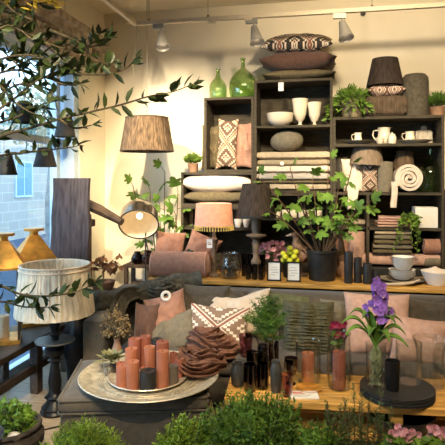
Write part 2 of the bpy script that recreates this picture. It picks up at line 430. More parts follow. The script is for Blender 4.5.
        for j in range(nv):
            for i in (0, nu): a = o+i*m+j; s.f.append((a, a+1, a+1+q, a+q))
        for i in range(nu):
            for j in (0, nv): a = o+i*m+j; s.f.append((a, a+m, a+m+q, a+q))
        return s
    def build(s, name, material, parent=None, smooth=True, angle=40):
        me = bpy.data.meshes.new(name); me.from_pydata(s.v, [], s.f)
        if s.uv:
            ul = me.uv_layers.new(name='UVMap')
            for lp in me.loops: ul.data[lp.index].uv = s.uv.get(lp.vertex_index, (0, 0))
        import bmesh
        bm = bmesh.new(); bm.from_mesh(me)
        if s.uv: bmesh.ops.remove_doubles(bm, verts=bm.verts, dist=1e-5)
        bmesh.ops.recalc_face_normals(bm, faces=bm.faces)
        if smooth:
            ca = math.radians(angle)
            for f in bm.faces: f.smooth = True
            for e in bm.edges:
                if len(e.link_faces) == 2 and e.calc_face_angle(0) > ca: e.smooth = False
        bm.to_mesh(me); bm.free()
        me.materials.append(M[material] if isinstance(material, str) else material)
        o = bpy.data.objects.new(name, me); COL.objects.link(o)
        if parent is not None: o.parent = parent
        return o

def tag(o, label, cat, group=None, kind=None):
    if label: o['label'] = label
    if cat: o['category'] = cat
    if group: o['group'] = group
    if kind: o['kind'] = kind
    return o
def T(name, label, cat, loc=(0,0,0), rz=0, group=None, rx=0, ry=0):
    o = bpy.data.objects.new(name, None); COL.objects.link(o); o.empty_display_size = .05
    o.location = loc; o.rotation_euler = (rx, ry, rz); return tag(o, label, cat, group)
def one(name, mb, m, label, cat, loc=(0,0,0), rz=0, group=None, rx=0, ry=0, angle=40):
    o = mb.build(name, m, angle=angle); o.location = loc; o.rotation_euler = (rx, ry, rz); return tag(o, label, cat, group)
def struct(name, mb, m, smooth=False):
    o = mb.build(name, m, smooth=smooth); o['kind'] = 'structure'; return o
def copy_tree(o, loc, rz=None, label=None, scale=None):
    c = o.copy(); COL.objects.link(c); c.location = loc
    if rz is not None: c.rotation_euler.z = rz
    if label: c['label'] = label
    if scale: c.scale = (scale,)*3 if isinstance(scale, (int, float)) else scale
    for ch in list(o.children):
        d = ch.copy(); COL.objects.link(d); d.parent = c
        for g in list(ch.children):
            e = g.copy(); COL.objects.link(e); e.parent = d
    return c
def shell(prof_out, th):
    """closed vessel profile: outside up, inside down"""
    ins = [(max(.0005, r-th), z+(th if i == 0 else 0)) for i, (r, z) in enumerate(prof_out)]
    ins = [(r, max(z, prof_out[0][1]+th)) for r, z in ins]
    return [(0, prof_out[0][1])]+list(prof_out)+ins[::-1]+[(0, prof_out[0][1]+th)]
def rnd(a, b): return R.uniform(a, b)
# ================================================================== SETTING
XW, YB, XR, YF, HC = -2.40, 5.46, 3.3, -1.6, 3.5
struct('floor', MB().box((-2.62, YF, -.1), (XR, YB, 0)), 'floor')
struct('ceiling', MB().box((-2.62, YF, HC), (XR, YB+.1, HC+.1)), 'ceil')
struct('wall_back', MB().box((-2.62, YB, 0), (XR, YB+.12, HC)), 'wall')
struct('wall_right', MB().box((XR, YF, 0), (XR+.1, YB+.1, HC)), 'wall')
struct('wall_front', MB().box((-2.62, YF-.1, 0), (XR, YF, HC)), 'wall')
WY1, WZ1, WY0 = 4.86, 2.82, .4
w = MB()
w.box((-2.62, WY1, 0), (XW, YB, HC)); w.box((-2.62, YF, WZ1), (XW, WY1, HC)); w.box((-2.62, YF, 0), (XW, WY0, WZ1))
struct('wall_left', w, 'wall')
# moulded cornice over the shop window
c = MB()
for x, z0, z1 in ((XW+.05, 2.80, 2.88), (XW+.09, 2.88, 2.98), (XW+.15, 2.98, 3.05), (XW+.20, 3.05, 3.11)): c.box((XW+.002, YF+.01, z0), (x, 5.12, z1))
for i in range(38): c.box((XW+.09, 5.04-i*.12, 2.90), (XW+.125, 5.04-i*.12+.06, 2.975))
struct('trim_1', c, 'cornice')
struct('trim_2', MB().box((XW, YB-.022, HC-.12), (XR, YB, HC)), 'ceil')
# shop window: frame bars and panes in the recess
f = MB(); gx = -2.57
def bar(y0, y1, z0, z1, x0=gx-.03, x1=gx+.04): f.box((x0, y0, z0), (x1, y1, z1))
bar(WY0, WY1, .002, .09); bar(WY0, WY1, WZ1-.09, WZ1)
for y in (WY0, 1.5, 2.55, 3.62, 4.62): bar(y, y+.075, .09, WZ1-.09)
bar(4.76, 4.86, .09, WZ1-.09, gx-.03, XW-.02)
bar(WY0, WY1, 1.99, 2.05)
win = struct('window_1', f, 'wframe')
p = MB().box((gx-.004, WY0, .08), (gx+.004, WY1, WZ1-.05)).build('pane', 'pane', win, smooth=False)

# ---------------------------------------------------------------- street outside
struct('street_pavement', MB().box((-16, -12, -.3), (-2.64, 40, -.12)), 'street')
b = T('stone_building', 'pale stone building across the street, seen through the window', 'building', (-9.0, 12, -.12))
w = MB().box((-3, -14, 0), (0, 16, 3.2)); w.build('wall', 'stoneb', b, smooth=False)
MB().box((-3.2, -14.2, 3.2), (.18, 16.2, 3.42)).build('roof', 'stoneb', b, smooth=False)
for i, y in enumerate((-6.0, -3.2, -.2, 2.4, 5.4)):
    wf = MB().box((-.02, y-.45, 1.25), (.06, y+.45, 2.35)).build('window', 'wframe', b, smooth=False)
    MB().box((.062, y-.39, 1.31), (.07, y-.03, 2.29)).box((.062, y+.03, 1.31), (.07, y+.39, 2.29)).build('pane', 'swin', wf, smooth=False)
t = T('street_tree', 'slim grey tree outside in the street beyond the window', 'tree', (XX(50, 7.2), 7.2, -.12))
MB().tube([(0,0,0), (.03,0,.7), (-.02,.03,1.4), (.05,0,2.1), (.0,.1,2.9)], [.10,.085,.075,.06,.03], 10).build('trunk', mat('street_bark', (.2,.22,.22), .9, .2, 12), t)
lv = MB()
for i in range(900):
    d = Vector((R.gauss(0,1), R.gauss(0,1), R.gauss(0,.8))).normalized()*rnd(.3, 1)
    lv.leaf((d.x*.75, d.y*.75, 2.75+d.z*.6), (R.gauss(0,1), R.gauss(0,1), -.3), .10, .06)
lv.build('leaves', mat('street_leaf', (.25,.32,.25), .7, .2), t)

# ================================================================== TRACK LIGHTS
XT = XX(135, 4.6); ZT = ZZ(135, 25.5, 4.6)
t = T('track_light_rail', 'pale painted light track hung below the ceiling along two walls', 'light track', (XT, 4.6, ZT))
MB().box((-.018, -.018, 0), (XR-XT-.1, .018, .035)).build('rail', 'railw', t, smooth=False)
MB().box((-.018, -5.2, 0), (.018, -.018, .035)).build('side_rail', 'railw', t, smooth=False)
for x in (XX(147, 4.6)-XT+.02, XX(208, 4.6)-XT, XX(372, 4.6)-XT, 2.9):
    MB().tube([(x,0,.035), (x,0,HC-ZT)], .0022, 5).ball((x,0,.045), .013, 6).build('hanger', 'wire', t)
for px in (212, 249):
    x = XX(px, 4.6)-XT
    MB().box((x-.035, -.02, -.02), (x+.03, .02, -.001)).build('connector', 'railw', t, smooth=False)
MB().tube([(0.02,0,0), (0.01,.02,-.12), (-.03,.04,-.3), (-.04,.06,-.45)], .003, 5).build('cord', 'wire', t)
t2 = one('ceiling_sensor', MB().lathe([(0,0),(.02,.0),(.026,.012),(.026,.03),(0,.03)], 16), 'black', 'small round black sensor on the wall above the right shelf', 'sensor',
    at(363, 14, YB-.001), rx=PI/2)
tgt = [(-.75, 4.3, .5), (-.05, 4.2, .5), (.7, 4.15, .5)]
for i, (px, tx, lab) in enumerate(((165, .10, 'grey cone spotlight on the track above the raffia pendant lamp'), (258, .10, 'grey cone spotlight on the track above the green demijohns'), (346, .10, 'grey cone spotlight on the track, rightmost, above the hanging fern'))):
    x = XX(px-4, 4.6)
    s = T('track_spotlight', lab, 'spotlight', (x, 4.6, ZT), group='cone spotlights on the track')
    MB().box((-.075, -.016, -.045), (.03, .016, -.002)).build('adapter', 'spotw', s, smooth=False)
    MB().tube([(.0,0,-.045), (.0,0,-.075)], .010, 8).build('stem', 'spotw', s)
    mt = Matrix.Translation((.0, 0, -.075)) @ Matrix.Rotation(-.22, 4, 'Y') @ Matrix.Rotation(-.30, 4, 'X')
    MB().lathe([(0,0.005),(.028,0),(.034,-.03),(.052,-.12),(.066,-.17),(.061,-.17),(.047,-.12),(.028,-.035),(0,-.03)], 24, mtx=mt).build('shade', 'spotw', s)
    MB().ball(tuple(mt @ Vector((0,0,-.09))), .026, 8).build('bulb', 'bulb', s)

# ================================================================== SHELVES
def crate(name, label, x0, x1, z0, z1, y0=5.05, y1=5.43, shelves=(), div=None, cat='shelf', group='dark wooden display crates', th=.024):
    c = T(name, label, cat, ((x0+x1)/2, y0, z0), group=group)
    w = (x1-x0)/2; h = z1-z0; d = y1-y0
    for s in (-1, 1): MB().box((s*w-(th if s > 0 else 0), 0, 0), (s*w+(th if s < 0 else 0), d, h)).build('side_panel', 'crate', c, smooth=False)
    MB().box((-w+th, 0, h-th), (w-th, d, h)).build('top_panel', 'crate', c, smooth=False)
    MB().box((-w+th, 0, 0), (w-th, d, th)).build('bottom_panel', 'crate', c, smooth=False)
    MB().box((-w+th, d-.012, th), (w-th, d, h-th)).build('back_panel', 'crate', c, smooth=False)
    for s in shelves:
        z, a, b_ = s if isinstance(s, tuple) else (s, x0, x1)
        cx = (x0+x1)/2
        MB().box((max(-w+th, a-cx), .004, z-z0-th), (min(w-th, b_-cx), d-.012, z-z0)).build('shelf', 'crate', c, smooth=False)
    if div:
        x, za, zb = div; cx = (x0+x1)/2
        MB().box((x-cx-th/2, .004, za-z0), (x-cx+th/2, d-.012, zb-z0)).build('divider', 'crate', c, smooth=False)
    return c
S0 = 5.05
LX0, LXa, LX1 = XX(181, S0), XX(204, S0), XX(254, S0)-.003
MX0, MX1 = XX(254, S0), XX(333, S0)-.003
RX0, RX1 = XX(333, S0), XX(444.5, S0)
zA1, zA0 = ZZ(230, 97, S0), ZZ(220, 172, S0)
zB0 = ZZ(220, 206.5, S0); zC0 = .69; zCs = ZZ(240, 228, S0)
crate('display_crate', 'tall dark crate holding three upright cushions, under the green demijohns', LXa, LX1, zA0, zA1)
crate('display_crate', 'low dark crate holding the white and olive cushions laid flat', LX0, LX1, zB0, zA0-.002)
crate('display_crate', 'dark crate behind the pink tasselled lamp', LX0, LX1, zC0, zB0-.002, shelves=[zCs])
crate('display_crate', 'dark bottom crate hidden behind the left end of the console table', LX0, LX1, 0, zC0-.002)
zE1, zE0, zEs = ZZ(293, 79, S0), ZZ(293, 193, S0), ZZ(293, 125, S0)
zFs = ZZ(300, 218.5, S0)
crate('display_crate', 'tall dark crate with white bowl and goblets over folded linen, under the stacked cushions', MX0, MX1, zE0, zE1, shelves=[zEs])
crate('display_crate', 'dark crate with a row of cream cups behind the fig plant', MX0, MX1, .74, zE0-.002, shelves=[zFs])
crate('display_crate', 'dark bottom crate behind the middle of the console table', MX0, MX1, 0, .738)
zR1, zRa, zRb = ZZ(390, 116, S0), ZZ(390, 143.5, S0), ZZ(390, 192.5, S0)
XD = XX(368, S0); zRc = ZZ(405, 228, S0); zRd = .70
crate('display_shelf', 'wide dark shelf unit with jugs, quilts and rolled cloth, rightmost', RX0, RX1, 0, zR1,
      shelves=[zRa, zRb, (zRc, XD, RX1), zRd], div=(XD, zRd, zRb-.024))
crate('display_shelf', 'dark shelf unit cut by the right edge of the photo, holding folded blankets', RX1+.004, RX1+.95, 0, ZZ(440, 190, S0), shelves=[ZZ(440, 226, S0), .70])

# ================================================================== CONSOLE TABLE
ZCON = .775; YC0, YC1 = 4.43, 4.98
CX0, CX1 = XX(150, 4.5), 2.3
c = T('console_table', 'long golden oak console table standing behind the sofa', 'table', ((CX0+CX1)/2, YC0, 0))
hw = (CX1-CX0)/2
tp = MB()
tp.rbox((-hw, 0, ZCON-.042), (hw, YC1-YC0, ZCON), .012); tp.build('table_top', 'oak', c)
for x in (-hw+.06, 0, hw-.06):
    for y in (.08, YC1-YC0-.08): MB().box((x-.035, y-.035, 0), (x+.035, y+.035, ZCON-.043)).build('leg', 'rust', c, smooth=False)
# ================================================================== SOFA, OTTOMAN, COFFEE TABLE
s = T('sofa', 'long low taupe linen sofa heaped with cushions', 'sofa', (0, 3.55, 0))
SX0, SX1 = -1.76, 2.35
ZS, ZB = .42, .758
MB().rbox((SX0, 0, .06), (SX1, .86, .28), .04).build('base', 'sofa', s)
for a, b_ in ((SX0+.25, -.05), (-.045, 1.10), (1.105, SX1)): MB().rbox((a, -.02, .28), (b_, .60, ZS), .06, puff=.012).build('seat_cushion', 'sofa', s)
MB().rbox((SX0, .62, .10), (SX1, .86, ZB-.02), .05).build('back_frame', 'sofa', s)
for a, b_ in ((SX0+.26, -.62), (-.615, .33), (.335, 1.10), (1.105, SX1)): MB().rbox((a, .46, ZS-.02), (b_, .70, ZB), .08, puff=.02).build('back_cushion', 'sofa', s)
MB().rbox((SX0+.02, 0, .05), (SX0+.20, .86, .62), .02).build('armrest', 'ott', s)
for x in (SX0+.1, SX1-.1):
    for y in (.08, .78): MB().lathe([(0,0),(.02,0),(.03,.07),(0,.07)], 12, c=(x,y,0)).build('leg', 'blackm', s)

OR = math.radians(15)
o = T('ottoman', 'square grey-brown linen ottoman carrying the big metal tray', 'ottoman', (-1.12, 3.06, 0), OR)
MB().rbox((-.41, -.33, .03), (.41, .33, .36), .03).build('base', 'ott', o)
MB().rbox((-.42, -.34, .36), (.42, .34, .44), .03, puff=.004).build('seat_pad', 'ott', o)
for z in (.364, .434): MB().tube([(-.415,.33,z), (-.417,-.32,z), (-.40,-.339,z), (.40,-.339,z), (.417,-.32,z), (.415,.33,z)], .006, 6).build('piping', 'ott', o)
ZO = .447

ZT_ = .38
TR = math.radians(4)
p0 = on(224, 398, ZT_)
tb = T('coffee_table', 'low golden plank coffee table set with glass vases and plates', 'table', (p0.x, p0.y, 0), TR)
TW, TD = 1.5, .46
for i in range(4):
    MB().rbox((0, i*TD/4+.003, ZT_-.045), (TW, (i+1)*TD/4-.003, ZT_), .008).build('plank', 'oak', tb)
for x in (.08, .98, TW-.08):
    for y in (.07, TD-.07): MB().box((x-.035, y-.035, 0), (x+.035, y+.035, ZT_-.046)).build('leg', 'oak', tb, smooth=False)
    MB().box((x-.03, .036+.07, .10), (x+.03, TD-.07-.036, .16)).build('cross_rail', 'oak', tb, smooth=False)
for i in range(3): MB().rbox((.03, .03+i*.16, .161), (TW-.03, .03+i*.16+.12, .186), .006).build('shelf_slat', 'oak', tb)

# ---------------------------------------------------------------- cushions on the sofa
def cushion(name, label, px, pyb, Y, wpx, hpx, m, t=.14, lean=-.35, rz=0.0, ry=0.0, group=None, zb=None, **kw):
    s = k(px, Y); p = Vector((XX(px, Y), Y, ZZ(px, pyb, Y) if zb is None else zb))
    return one(name, MB().pillow(wpx*s, hpx*s, t, **kw), m, label, 'cushion', p, rz, group, rx=lean, ry=ry)
G = 'cushions along the sofa'
SZ = ZS+.005
cushion('scatter_cushion', 'plump plain mauve cushion below the grey scarf on the sofa', 171, 338, 3.82, 46, 45, 'mauve', .17, ry=-.32, group=G, seed=1)
cushion('scatter_cushion', 'flat olive grey cushion leaning in front of the mauve one', 172, 352, 3.66, 56, 40, 'grey', .10, lean=-.7, ry=-.38, group=G, seed=2)
cushion('scatter_cushion', 'mauve cushion woven with white stepped diamond bands', 216, 352, 3.74, 62, 46, 'kil1', .15, rz=.06, ry=.05, group=G, seed=3)
cushion('scatter_cushion', 'cream cushion standing behind the diamond patterned cushion', 239, 336, 3.94, 70, 45, 'cream', .15, ry=-.12, group=G, seed=4, chop=.12)
cushion('scatter_cushion', 'taupe cushion on the sofa back left of the cream cushion', 205, 325, 4.0, 50, 38, 'sofa', .10, group=G, seed=5, zb=.52, lean=-.2)
def ruch(u, v): return .009*math.sin(v*52+1.6*noise.noise(Vector((u*3, v*3, 0))))*(.5+.5*abs(math.cos(u*4.2)))+.018*math.cos(u*8.6)
cushion('scatter_cushion', 'ruched grey green cushion in three gathered columns behind the candle vases', 308, 358, 3.78, 52, 56, mat('ruched_sage', (.085,.078,.04), .85, .15, 30, .2, 120), .17, lean=-.25, group=G, n=60, fn=ruch, ear=.05, seed=6)
cushion('scatter_cushion', 'dark moss green cushion behind the fern on the sofa', 293, 332, 3.98, 56, 38, 'greenc', .12, ry=.05, group=G, seed=7, zb=.5)
cushion('scatter_cushion', 'square dusty rose cushion behind the purple orchid', 378, 356, 3.80, 66, 62, 'rose', .16, lean=-.3, group=G, seed=8, ear=.07)
cushion('scatter_cushion', 'dusty rose cushion lying lower at the right end of the sofa', 420, 366, 3.70, 62, 48, 'rose', .16, lean=-.35, rz=.1, ry=.12, group=G, seed=9)
cushion('scatter_cushion', 'grey cushion with pale piping behind the red flowers', 342, 335, 3.98, 44, 34, 'grey', .11, group=G, seed=10, zb=.50, lean=-.2)
cushion('scatter_cushion', 'dark grey cushion leaning right of the square rose cushion', 428, 348, 3.95, 50, 44, 'ott', .13, ry=.1, group=G, seed=11, zb=.47)

# rolled blanket along the arm and grey scarf
t = T('rolled_blanket', 'thick grey brown rolled blanket laid along the sofa arm', 'blanket', (0,0,0))
pts = [Vector((-1.93, 3.80, .69)), Vector((-1.78, 3.86, .69)), Vector((-1.6, 3.94, .70)), Vector((-1.42, 4.03, .75)), Vector((-1.2, 4.12, .80)), Vector((-1.0, 4.2, .82))]
mb = MB(); fine = []
for i in range(len(pts)-1):
    for j in range(5): fine.append(pts[i].lerp(pts[i+1], j/5))
fine.append(pts[-1])
mb.tube(fine, [.045+.03*min(1, i/3)+.008*math.sin(i*1.3) for i in range(len(fine))], 20); mb.build('cloth', 'gscarf', t)
fr = MB()
for i in range(26):
    a = i/26*2*PI; fr.tube([(-1.93, 3.8+.04*math.cos(a), .69+.04*math.sin(a)), (-1.99, 3.79+.05*math.cos(a), .665+.05*math.sin(a)), (-2.01, 3.78+.06*math.cos(a), .64+.04*math.sin(a))], .004, 4)
fr.build('fringe', 'gscarf', t)
def scarf_drape(name, label, path, width, m, seed, folds=5, amp=.03, th=.006):
    path = [Vector(p) for p in path]
    def fn(u, v):
        q = u*(len(path)-1); i = min(int(q), len(path)-2); f = q-i
        c0 = path[max(i-1, 0)]; c1 = path[i]; c2 = path[i+1]; c3 = path[min(i+2, len(path)-1)]
        c = .5*((2*c1)+(c2-c0)*f+(2*c0-5*c1+4*c2-c3)*f*f+(3*c1-c0-3*c2+c3)*f**3)
        tdir = (c2-c1).normalized(); side = tdir.cross(Vector((0,-.6,.8))); side.normalize(); up = side.cross(tdir)
        a = (v-.5)*2; ww = width*(1+.25*noise.noise(Vector((u*3, seed, 0))))
        n1 = noise.noise(Vector((u*4+seed, v*folds*.9, seed)))
        h = amp*math.sin(v*folds*2*PI+2*n1)*(1-abs(a)**6)+amp*.8*n1+amp*1.4*(1-a*a)
        return c+side*(a*ww/2+.015*n1)+up*h
    return fn
mb = MB().drape(scarf_drape('', '', [at(160,282,4.1), at(165,288,4.04), at(152,292,4.02), at(138,295,3.98), at(123,302,3.82), at(115,318,3.66), at(113,338,3.58)], .13, 'gscarf', 3), 60, 30)
one('scarf', mb, 'gscarf', 'crumpled grey gauze scarf trailing over the sofa arm', 'scarf')
mb = MB().coil(.10, .06, .05, 2.2, .09, 8); one('scarf', mb, 'gscarf', 'bunched grey scarf with a ring knot above the mauve cushion', 'scarf', (XX(168, 4.0), 3.98, .725))
mb = MB()
mb.lathe([(.030+.012*math.cos(a*PI/6), .012*math.sin(a*PI/6)) for a in range(13)], 24); o2 = one('scarf_ring', mb, 'wcer', 'white ring holding the knot of the grey scarf', 'ring', at(166, 296, 3.86), rx=1.3, rz=.3)
# dried flowers and mauve cloth around the arm
cushion('scatter_cushion', 'mauve cushion at the left end of the sofa behind dried flowers', 143, 362, 3.72, 26, 58, 'mauve2', .12, lean=-.25, group=G, seed=12)

# ================================================================== CONSOLE: cushions and bolster at left
GC = 'mauve cushions on the console'
cushion('scatter_cushion', 'mauve cushion standing on the console beside the dome lamp', 167, 0, 4.74, 32, 36, 'mauve', .13, lean=-.25, group=GC, zb=ZCON+.05, seed=21, ry=.05)
cushion('scatter_cushion', 'mauve cushion tilted on the console beside the pink tasselled lamp', 194, 0, 4.72, 34, 36, 'mauve', .13, lean=-.25, group=GC, zb=ZCON+.05, seed=22, ry=.35)
mb = MB().coil(.035, .03, .14, 2.5, .09, 3); one('throw', mb, 'gscarf', 'dark grey throw tucked between the two mauve cushions on the console', 'throw', (XX(188,4.62), 4.62, ZCON+.02))
s_ = k(180, 4.56); Lb = 60*s_; rb = 12.2*s_
t = T('bolster', 'long dusty mauve bolster lying at the left end of the console', 'bolster', (XX(179.5, 4.56), 4.56, ZCON+.002), .1)
mb = MB(); prof = [(0,-Lb/2)]+[(rb*(1-(1-i/5)**2.2)**.5 if i < 5 else rb, -Lb/2+.03*i/5) for i in range(1, 6)]+[(rb*(1+.02*math.sin(i*1.7)), -Lb/2+.03+(Lb-.06)*i/14) for i in range(1, 14)]+[(rb*(1-(i/5)**2.2)**.5 if i < 5 else 0, Lb/2-.03+.03*i/5) for i in range(0, 6)]
mb.lathe(prof, 32, mtx=Matrix.Translation((0,0,rb)) @ Matrix.Rotation(PI/2, 4, 'Y')); mb.build('cover', 'mauve', t)
for x in (-Lb/2+.028, Lb/2-.028): MB().lathe([(rb+.002+.004*math.cos(a*PI/4), x+.004*math.sin(a*PI/4)) for a in range(9)], 32, mtx=Matrix.Translation((0,0,rb)) @ Matrix.Rotation(PI/2, 4, 'Y')).build('piping', 'rose', t)
# ================================================================== ON THE SHELVES
YS = 5.19
def sk(px): return k(px, YS)
# demijohns
def demijohn(name, label, px, Y, z, wpx, hpx, m, neck=.16, group='green glass demijohns', cut=.62):
    s = k(px, Y); r = wpx*s/2; h = hpx*s
    t = T(name, label, 'bottle', (XX(px, Y), Y, z), group=group)
    pr = [(r*.72, 0), (r*.9, h*.02), (r*.97, h*.12), (r, h*.25), (r*.985, h*.40), (r*.88, h*.50), (r*.66, h*.60), (r*.40, h*.68), (r*neck*1.25, h*.75), (r*neck, h*.82), (r*neck*.95, h*.95)]
    MB().lathe(shell(pr, .004), 36).build('body', m, t)
    MB().lathe([(r*neck*.97, h*.945), (r*neck*1.35, h*.955), (r*neck*1.35, h*.99), (r*neck*.98, h), (r*neck*.8, h*.99), (r*neck*.8, h*.945)], 20).build('lip', m, t)
    return t
demijohn('demijohn', 'slim pale green glass demijohn on the left crate', 218, 5.2, zA1+.001, 18, 31, 'gglass', neck=.22)
demijohn('demijohn', 'fat round green glass demijohn beside the slim one on the left crate', 243, 5.2, zA1+.001, 28, 41, 'gglass', neck=.15)
demijohn('demijohn', 'large dark green demijohn on the right shelf beside the rolled quilt', 430, 5.22, zRb+.001, 25, 46, 'gglass2', neck=.13)
# stacked cushions on the middle crate
def flat(name, label, px, pyb, pyt, wpx, m, Y=5.24, d=.36, z=None, group=None, cat='cushion', rz=0, ry=0, **kw):
    s = k(px, Y); t = (pyb-pyt)*s; z = ZZ(px, pyb, Y) if z is None else z
    kw.setdefault('wr', .006)
    mb = MB().pillow(wpx*s, d, t, **kw)
    mb.v = [(x, zz-d/2, -y+t/2) for x, y, zz in mb.v]
    return one(name, mb, m, label, cat, (XX(px, Y), Y, z), rz, group, ry=ry)
GS = 'cushions stacked on the middle crate'
z0 = zE1+.004; s = k(297, 5.24)
flat('scatter_cushion', 'flat grey olive cushion at the bottom of the stack on the middle crate', 299, 79, 68, 72, 'olive', z=z0, group=GS, seed=31, ear=.04); z0 += 11*s
flat('scatter_cushion', 'plump brown mauve cushion in the middle of the stack on the crate', 298, 72, 52, 76, 'mauve2', z=z0-.01, group=GS, seed=32, ear=.05); z0 += 18*s
flat('scatter_cushion', 'black and white patterned cushion topping the stack on the crate', 297, 54, 37, 70, 'kil2', z=z0+.012, group=GS, seed=33, ear=.05).rotation_euler.x = .38
t = T('price_tag', 'white paper price tag hanging from the stacked cushions', 'tag', at(281, 91, 5.03))
MB().box((-.025, -.002, 0), (.025, 0, .082)).build('card', 'paper', t, smooth=False)
MB().tube([(0,-.001,.08), (.002,0,.13), (-.004,.02,.17)], .0025, 5).build('string', 'wire', t)
# left top crate: three upright cushions
GL = 'cushions upright in the left crate'
zc = zA0+.026
cushion('scatter_cushion', 'dark olive cushion squeezed upright at the left of the crate', 211, 0, 5.26, 20, 46, 'olive', .11, lean=-.08, group=GL, zb=zc, seed=41, ear=.10, wr=.022)
cushion('scatter_cushion', 'patterned brown and white cushion upright in the left crate', 226, 0, 5.17, 21, 52, 'kil3', .10, lean=-.06, group=GL, zb=zc, seed=42, ear=.13, ry=.04, wr=.015)
cushion('scatter_cushion', 'pinkish mauve cushion upright at the right of the left crate', 243, 0, 5.25, 24, 49, mat('pink_mauve_linen', (.42,.235,.17), .95, .1, 30, .25, 160), .12, lean=-.08, group=GL, zb=zc, seed=43, ear=.12, wr=.022)
GB = 'cushions lying in the low left crate'
zc = zB0+.026; s = k(218, 5.24)
flat('scatter_cushion', 'olive cushion lying flat under the white one in the low crate', 218, 0, 0, 66, 'olive', z=zc, group=GB, seed=44, ear=.03, d=.34) if False else None
mb = MB().pillow(65*s, .34, 13*s, seed=44, ear=.02, wr=.008, pw=.36); mb.v = [(x, zz-.17, -y+6.5*s) for x, y, zz in mb.v]
one('scatter_cushion', mb, 'olive', 'olive cushion lying flat under the white one in the low crate', 'cushion', (XX(219, 5.24), 5.24, zc), group=GB)
mb = MB().pillow(69*s, .36, 20*s, seed=45, ear=.02, wr=.012, pw=.38); mb.v = [(x, zz-.18, -y+9.5*s) for x, y, zz in mb.v]
one('scatter_cushion', mb, 'white', 'white cushion lying flat on the olive one in the low crate', 'cushion', (XX(219, 5.23), 5.23, zc+11*s), group=GB)
# small plant on the low crate
def bushy(name, label, loc, potr, poth, potm, leafm, spread, height, n, L, W, cat='potted plant', droop=.0, group=None, stemm='stem', rimk=1.0, up=.9):
    t = T(name, label, cat, loc, group=group)
    MB().lathe(shell([(potr*.78, 0), (potr*.9, poth*.4), (potr*rimk, poth*.93), (potr*rimk*1.04, poth)], potr*.1), 24).build('pot', potm, t)
    MB().lathe([(0, poth*.82), (potr*.86, poth*.82)], 20).build('soil', 'soil', t)
    st = MB(); lv = MB()
    for i in range(n):
        a = rnd(0, 2*PI); q = R.random()**.6; hh = height*rnd(.45, 1)*(1-.35*q)
        b = Vector((potr*.5*q*math.cos(a), potr*.5*q*math.sin(a), poth*.8))
        e = Vector((spread*q*math.cos(a), spread*q*math.sin(a), poth*.8+hh-droop*q*q))
        mid = (b+e)/2+Vector((0,0,.12*height+droop*q*.5))
        if i % 3 == 0: st.tube([b, mid, e], .0022, 4)
        for f in (1, .75, .5):
            p = b*(1-f)**2+mid*2*f*(1-f)+e*f*f
            d = (e-b).normalized()+Vector((R.gauss(0,.6), R.gauss(0,.6), R.gauss(0,.35)+up*.3-droop*2*q))
            lv.leaf(p, d, L*rnd(.7, 1.2), W*rnd(.7, 1.2), .15)
    st.build('stem', stemm, t); lv.build('leaves', leafm, t)
    return t
bushy('potted_plant', 'small bright green plant in a brown pot on the low left crate', (XX(193, 5.16), 5.16, zA0), .055, .09, 'clay', 'basil', .085, .11, 130, .04, .022)
# middle crate contents
YM = 5.18
def lath(name, label, px, Y, z, prof_px, m, cat, n=32, th=.005, group=None, wm=1):
    s = k(px, Y); pr = [(r*s*wm, h*s) for r, h in prof_px]
    return one(name, MB().lathe(shell(pr, th), n), m, label, cat, (XX(px, Y), Y, z), group=group)
lath('serving_bowl', 'wide cream bowl on the middle crate shelf beside the goblets', 280, YM, zEs+.001, [(6,0),(6,.6),(9.5,2.2),(12.5,6),(13.4,12),(13.5,13)], 'cer', 'bowl')
gob = [(4.2,0),(4.0,.8),(1.6,2),(1.5,4),(4,6.5),(6.2,12),(7,20),(8.2,27)]
lath('goblet_vase', 'tall cream goblet vase next to the bowl', 300, YM, zEs+.001, gob, 'cer', 'vase', group='cream goblet vases')
lath('goblet_vase', 'smaller cream goblet vase at the right of the crate shelf', 314.5, YM, zEs+.001, [(r*.88, h*.86) for r, h in gob], 'cer', 'vase', group='cream goblet vases')
zf = zE0+.026; GF = 'folded linens in the middle crate'
s = k(293, 5.24)
for i, (m, nm, lab, hh, w, n) in enumerate((('beige','folded_blanket','folded beige blanket at the bottom of the middle crate',.065,72,1),
    ('olive','folded_blanket','dark olive folded blanket just above the bottom beige one in the middle crate',.03,69,1),
    (mat('silver_grey_linen', (.44,.39,.33), .95, .08, 30, .2, 180),'folded_blanket','pale grey folded blanket below the pinkish white one in the middle crate',.07,72,1),
    ('white','folded_blanket','pinkish white folded blanket in the middle of the crate pile',.07,73,1),
    (mat('sand_linen', (.36,.29,.19), .95, .08, 30, .2, 180),'folded_blanket','sand coloured folded blanket with a round white tag in the crate pile',.06,70,1),
    ('beige','folded_blanket','topmost beige folded blanket under the oval grey pillow',.075,71,1))):
    one(nm, MB().fold(w*s, .34, hh, n), m, lab, 'blanket', (XX(293.5, 5.24), 5.24, zf), group=GF); zf += hh+.0015
one('round_tag', MB().lathe([(0,-.002),(.02,-.002),(.02,.002),(0,.002)], 16), 'paper', 'round white paper tag on the pile of folded linens', 'tag', (XX(282, 5.04), 5.052, zf-.12), rx=PI/2)
mb = MB().ball((0,0,0), 1, 20, (.165,.13,.108)); mb.v = [tuple(Vector(v)*(1+.05*noise.noise(Vector(v)*9))) for v in mb.v]
one('round_pillow', mb, 'grey', 'plump oval grey pillow lying on the folded linens in the middle crate', 'cushion', (XX(287, 5.2), 5.2, zf+.108), ry=-.12)
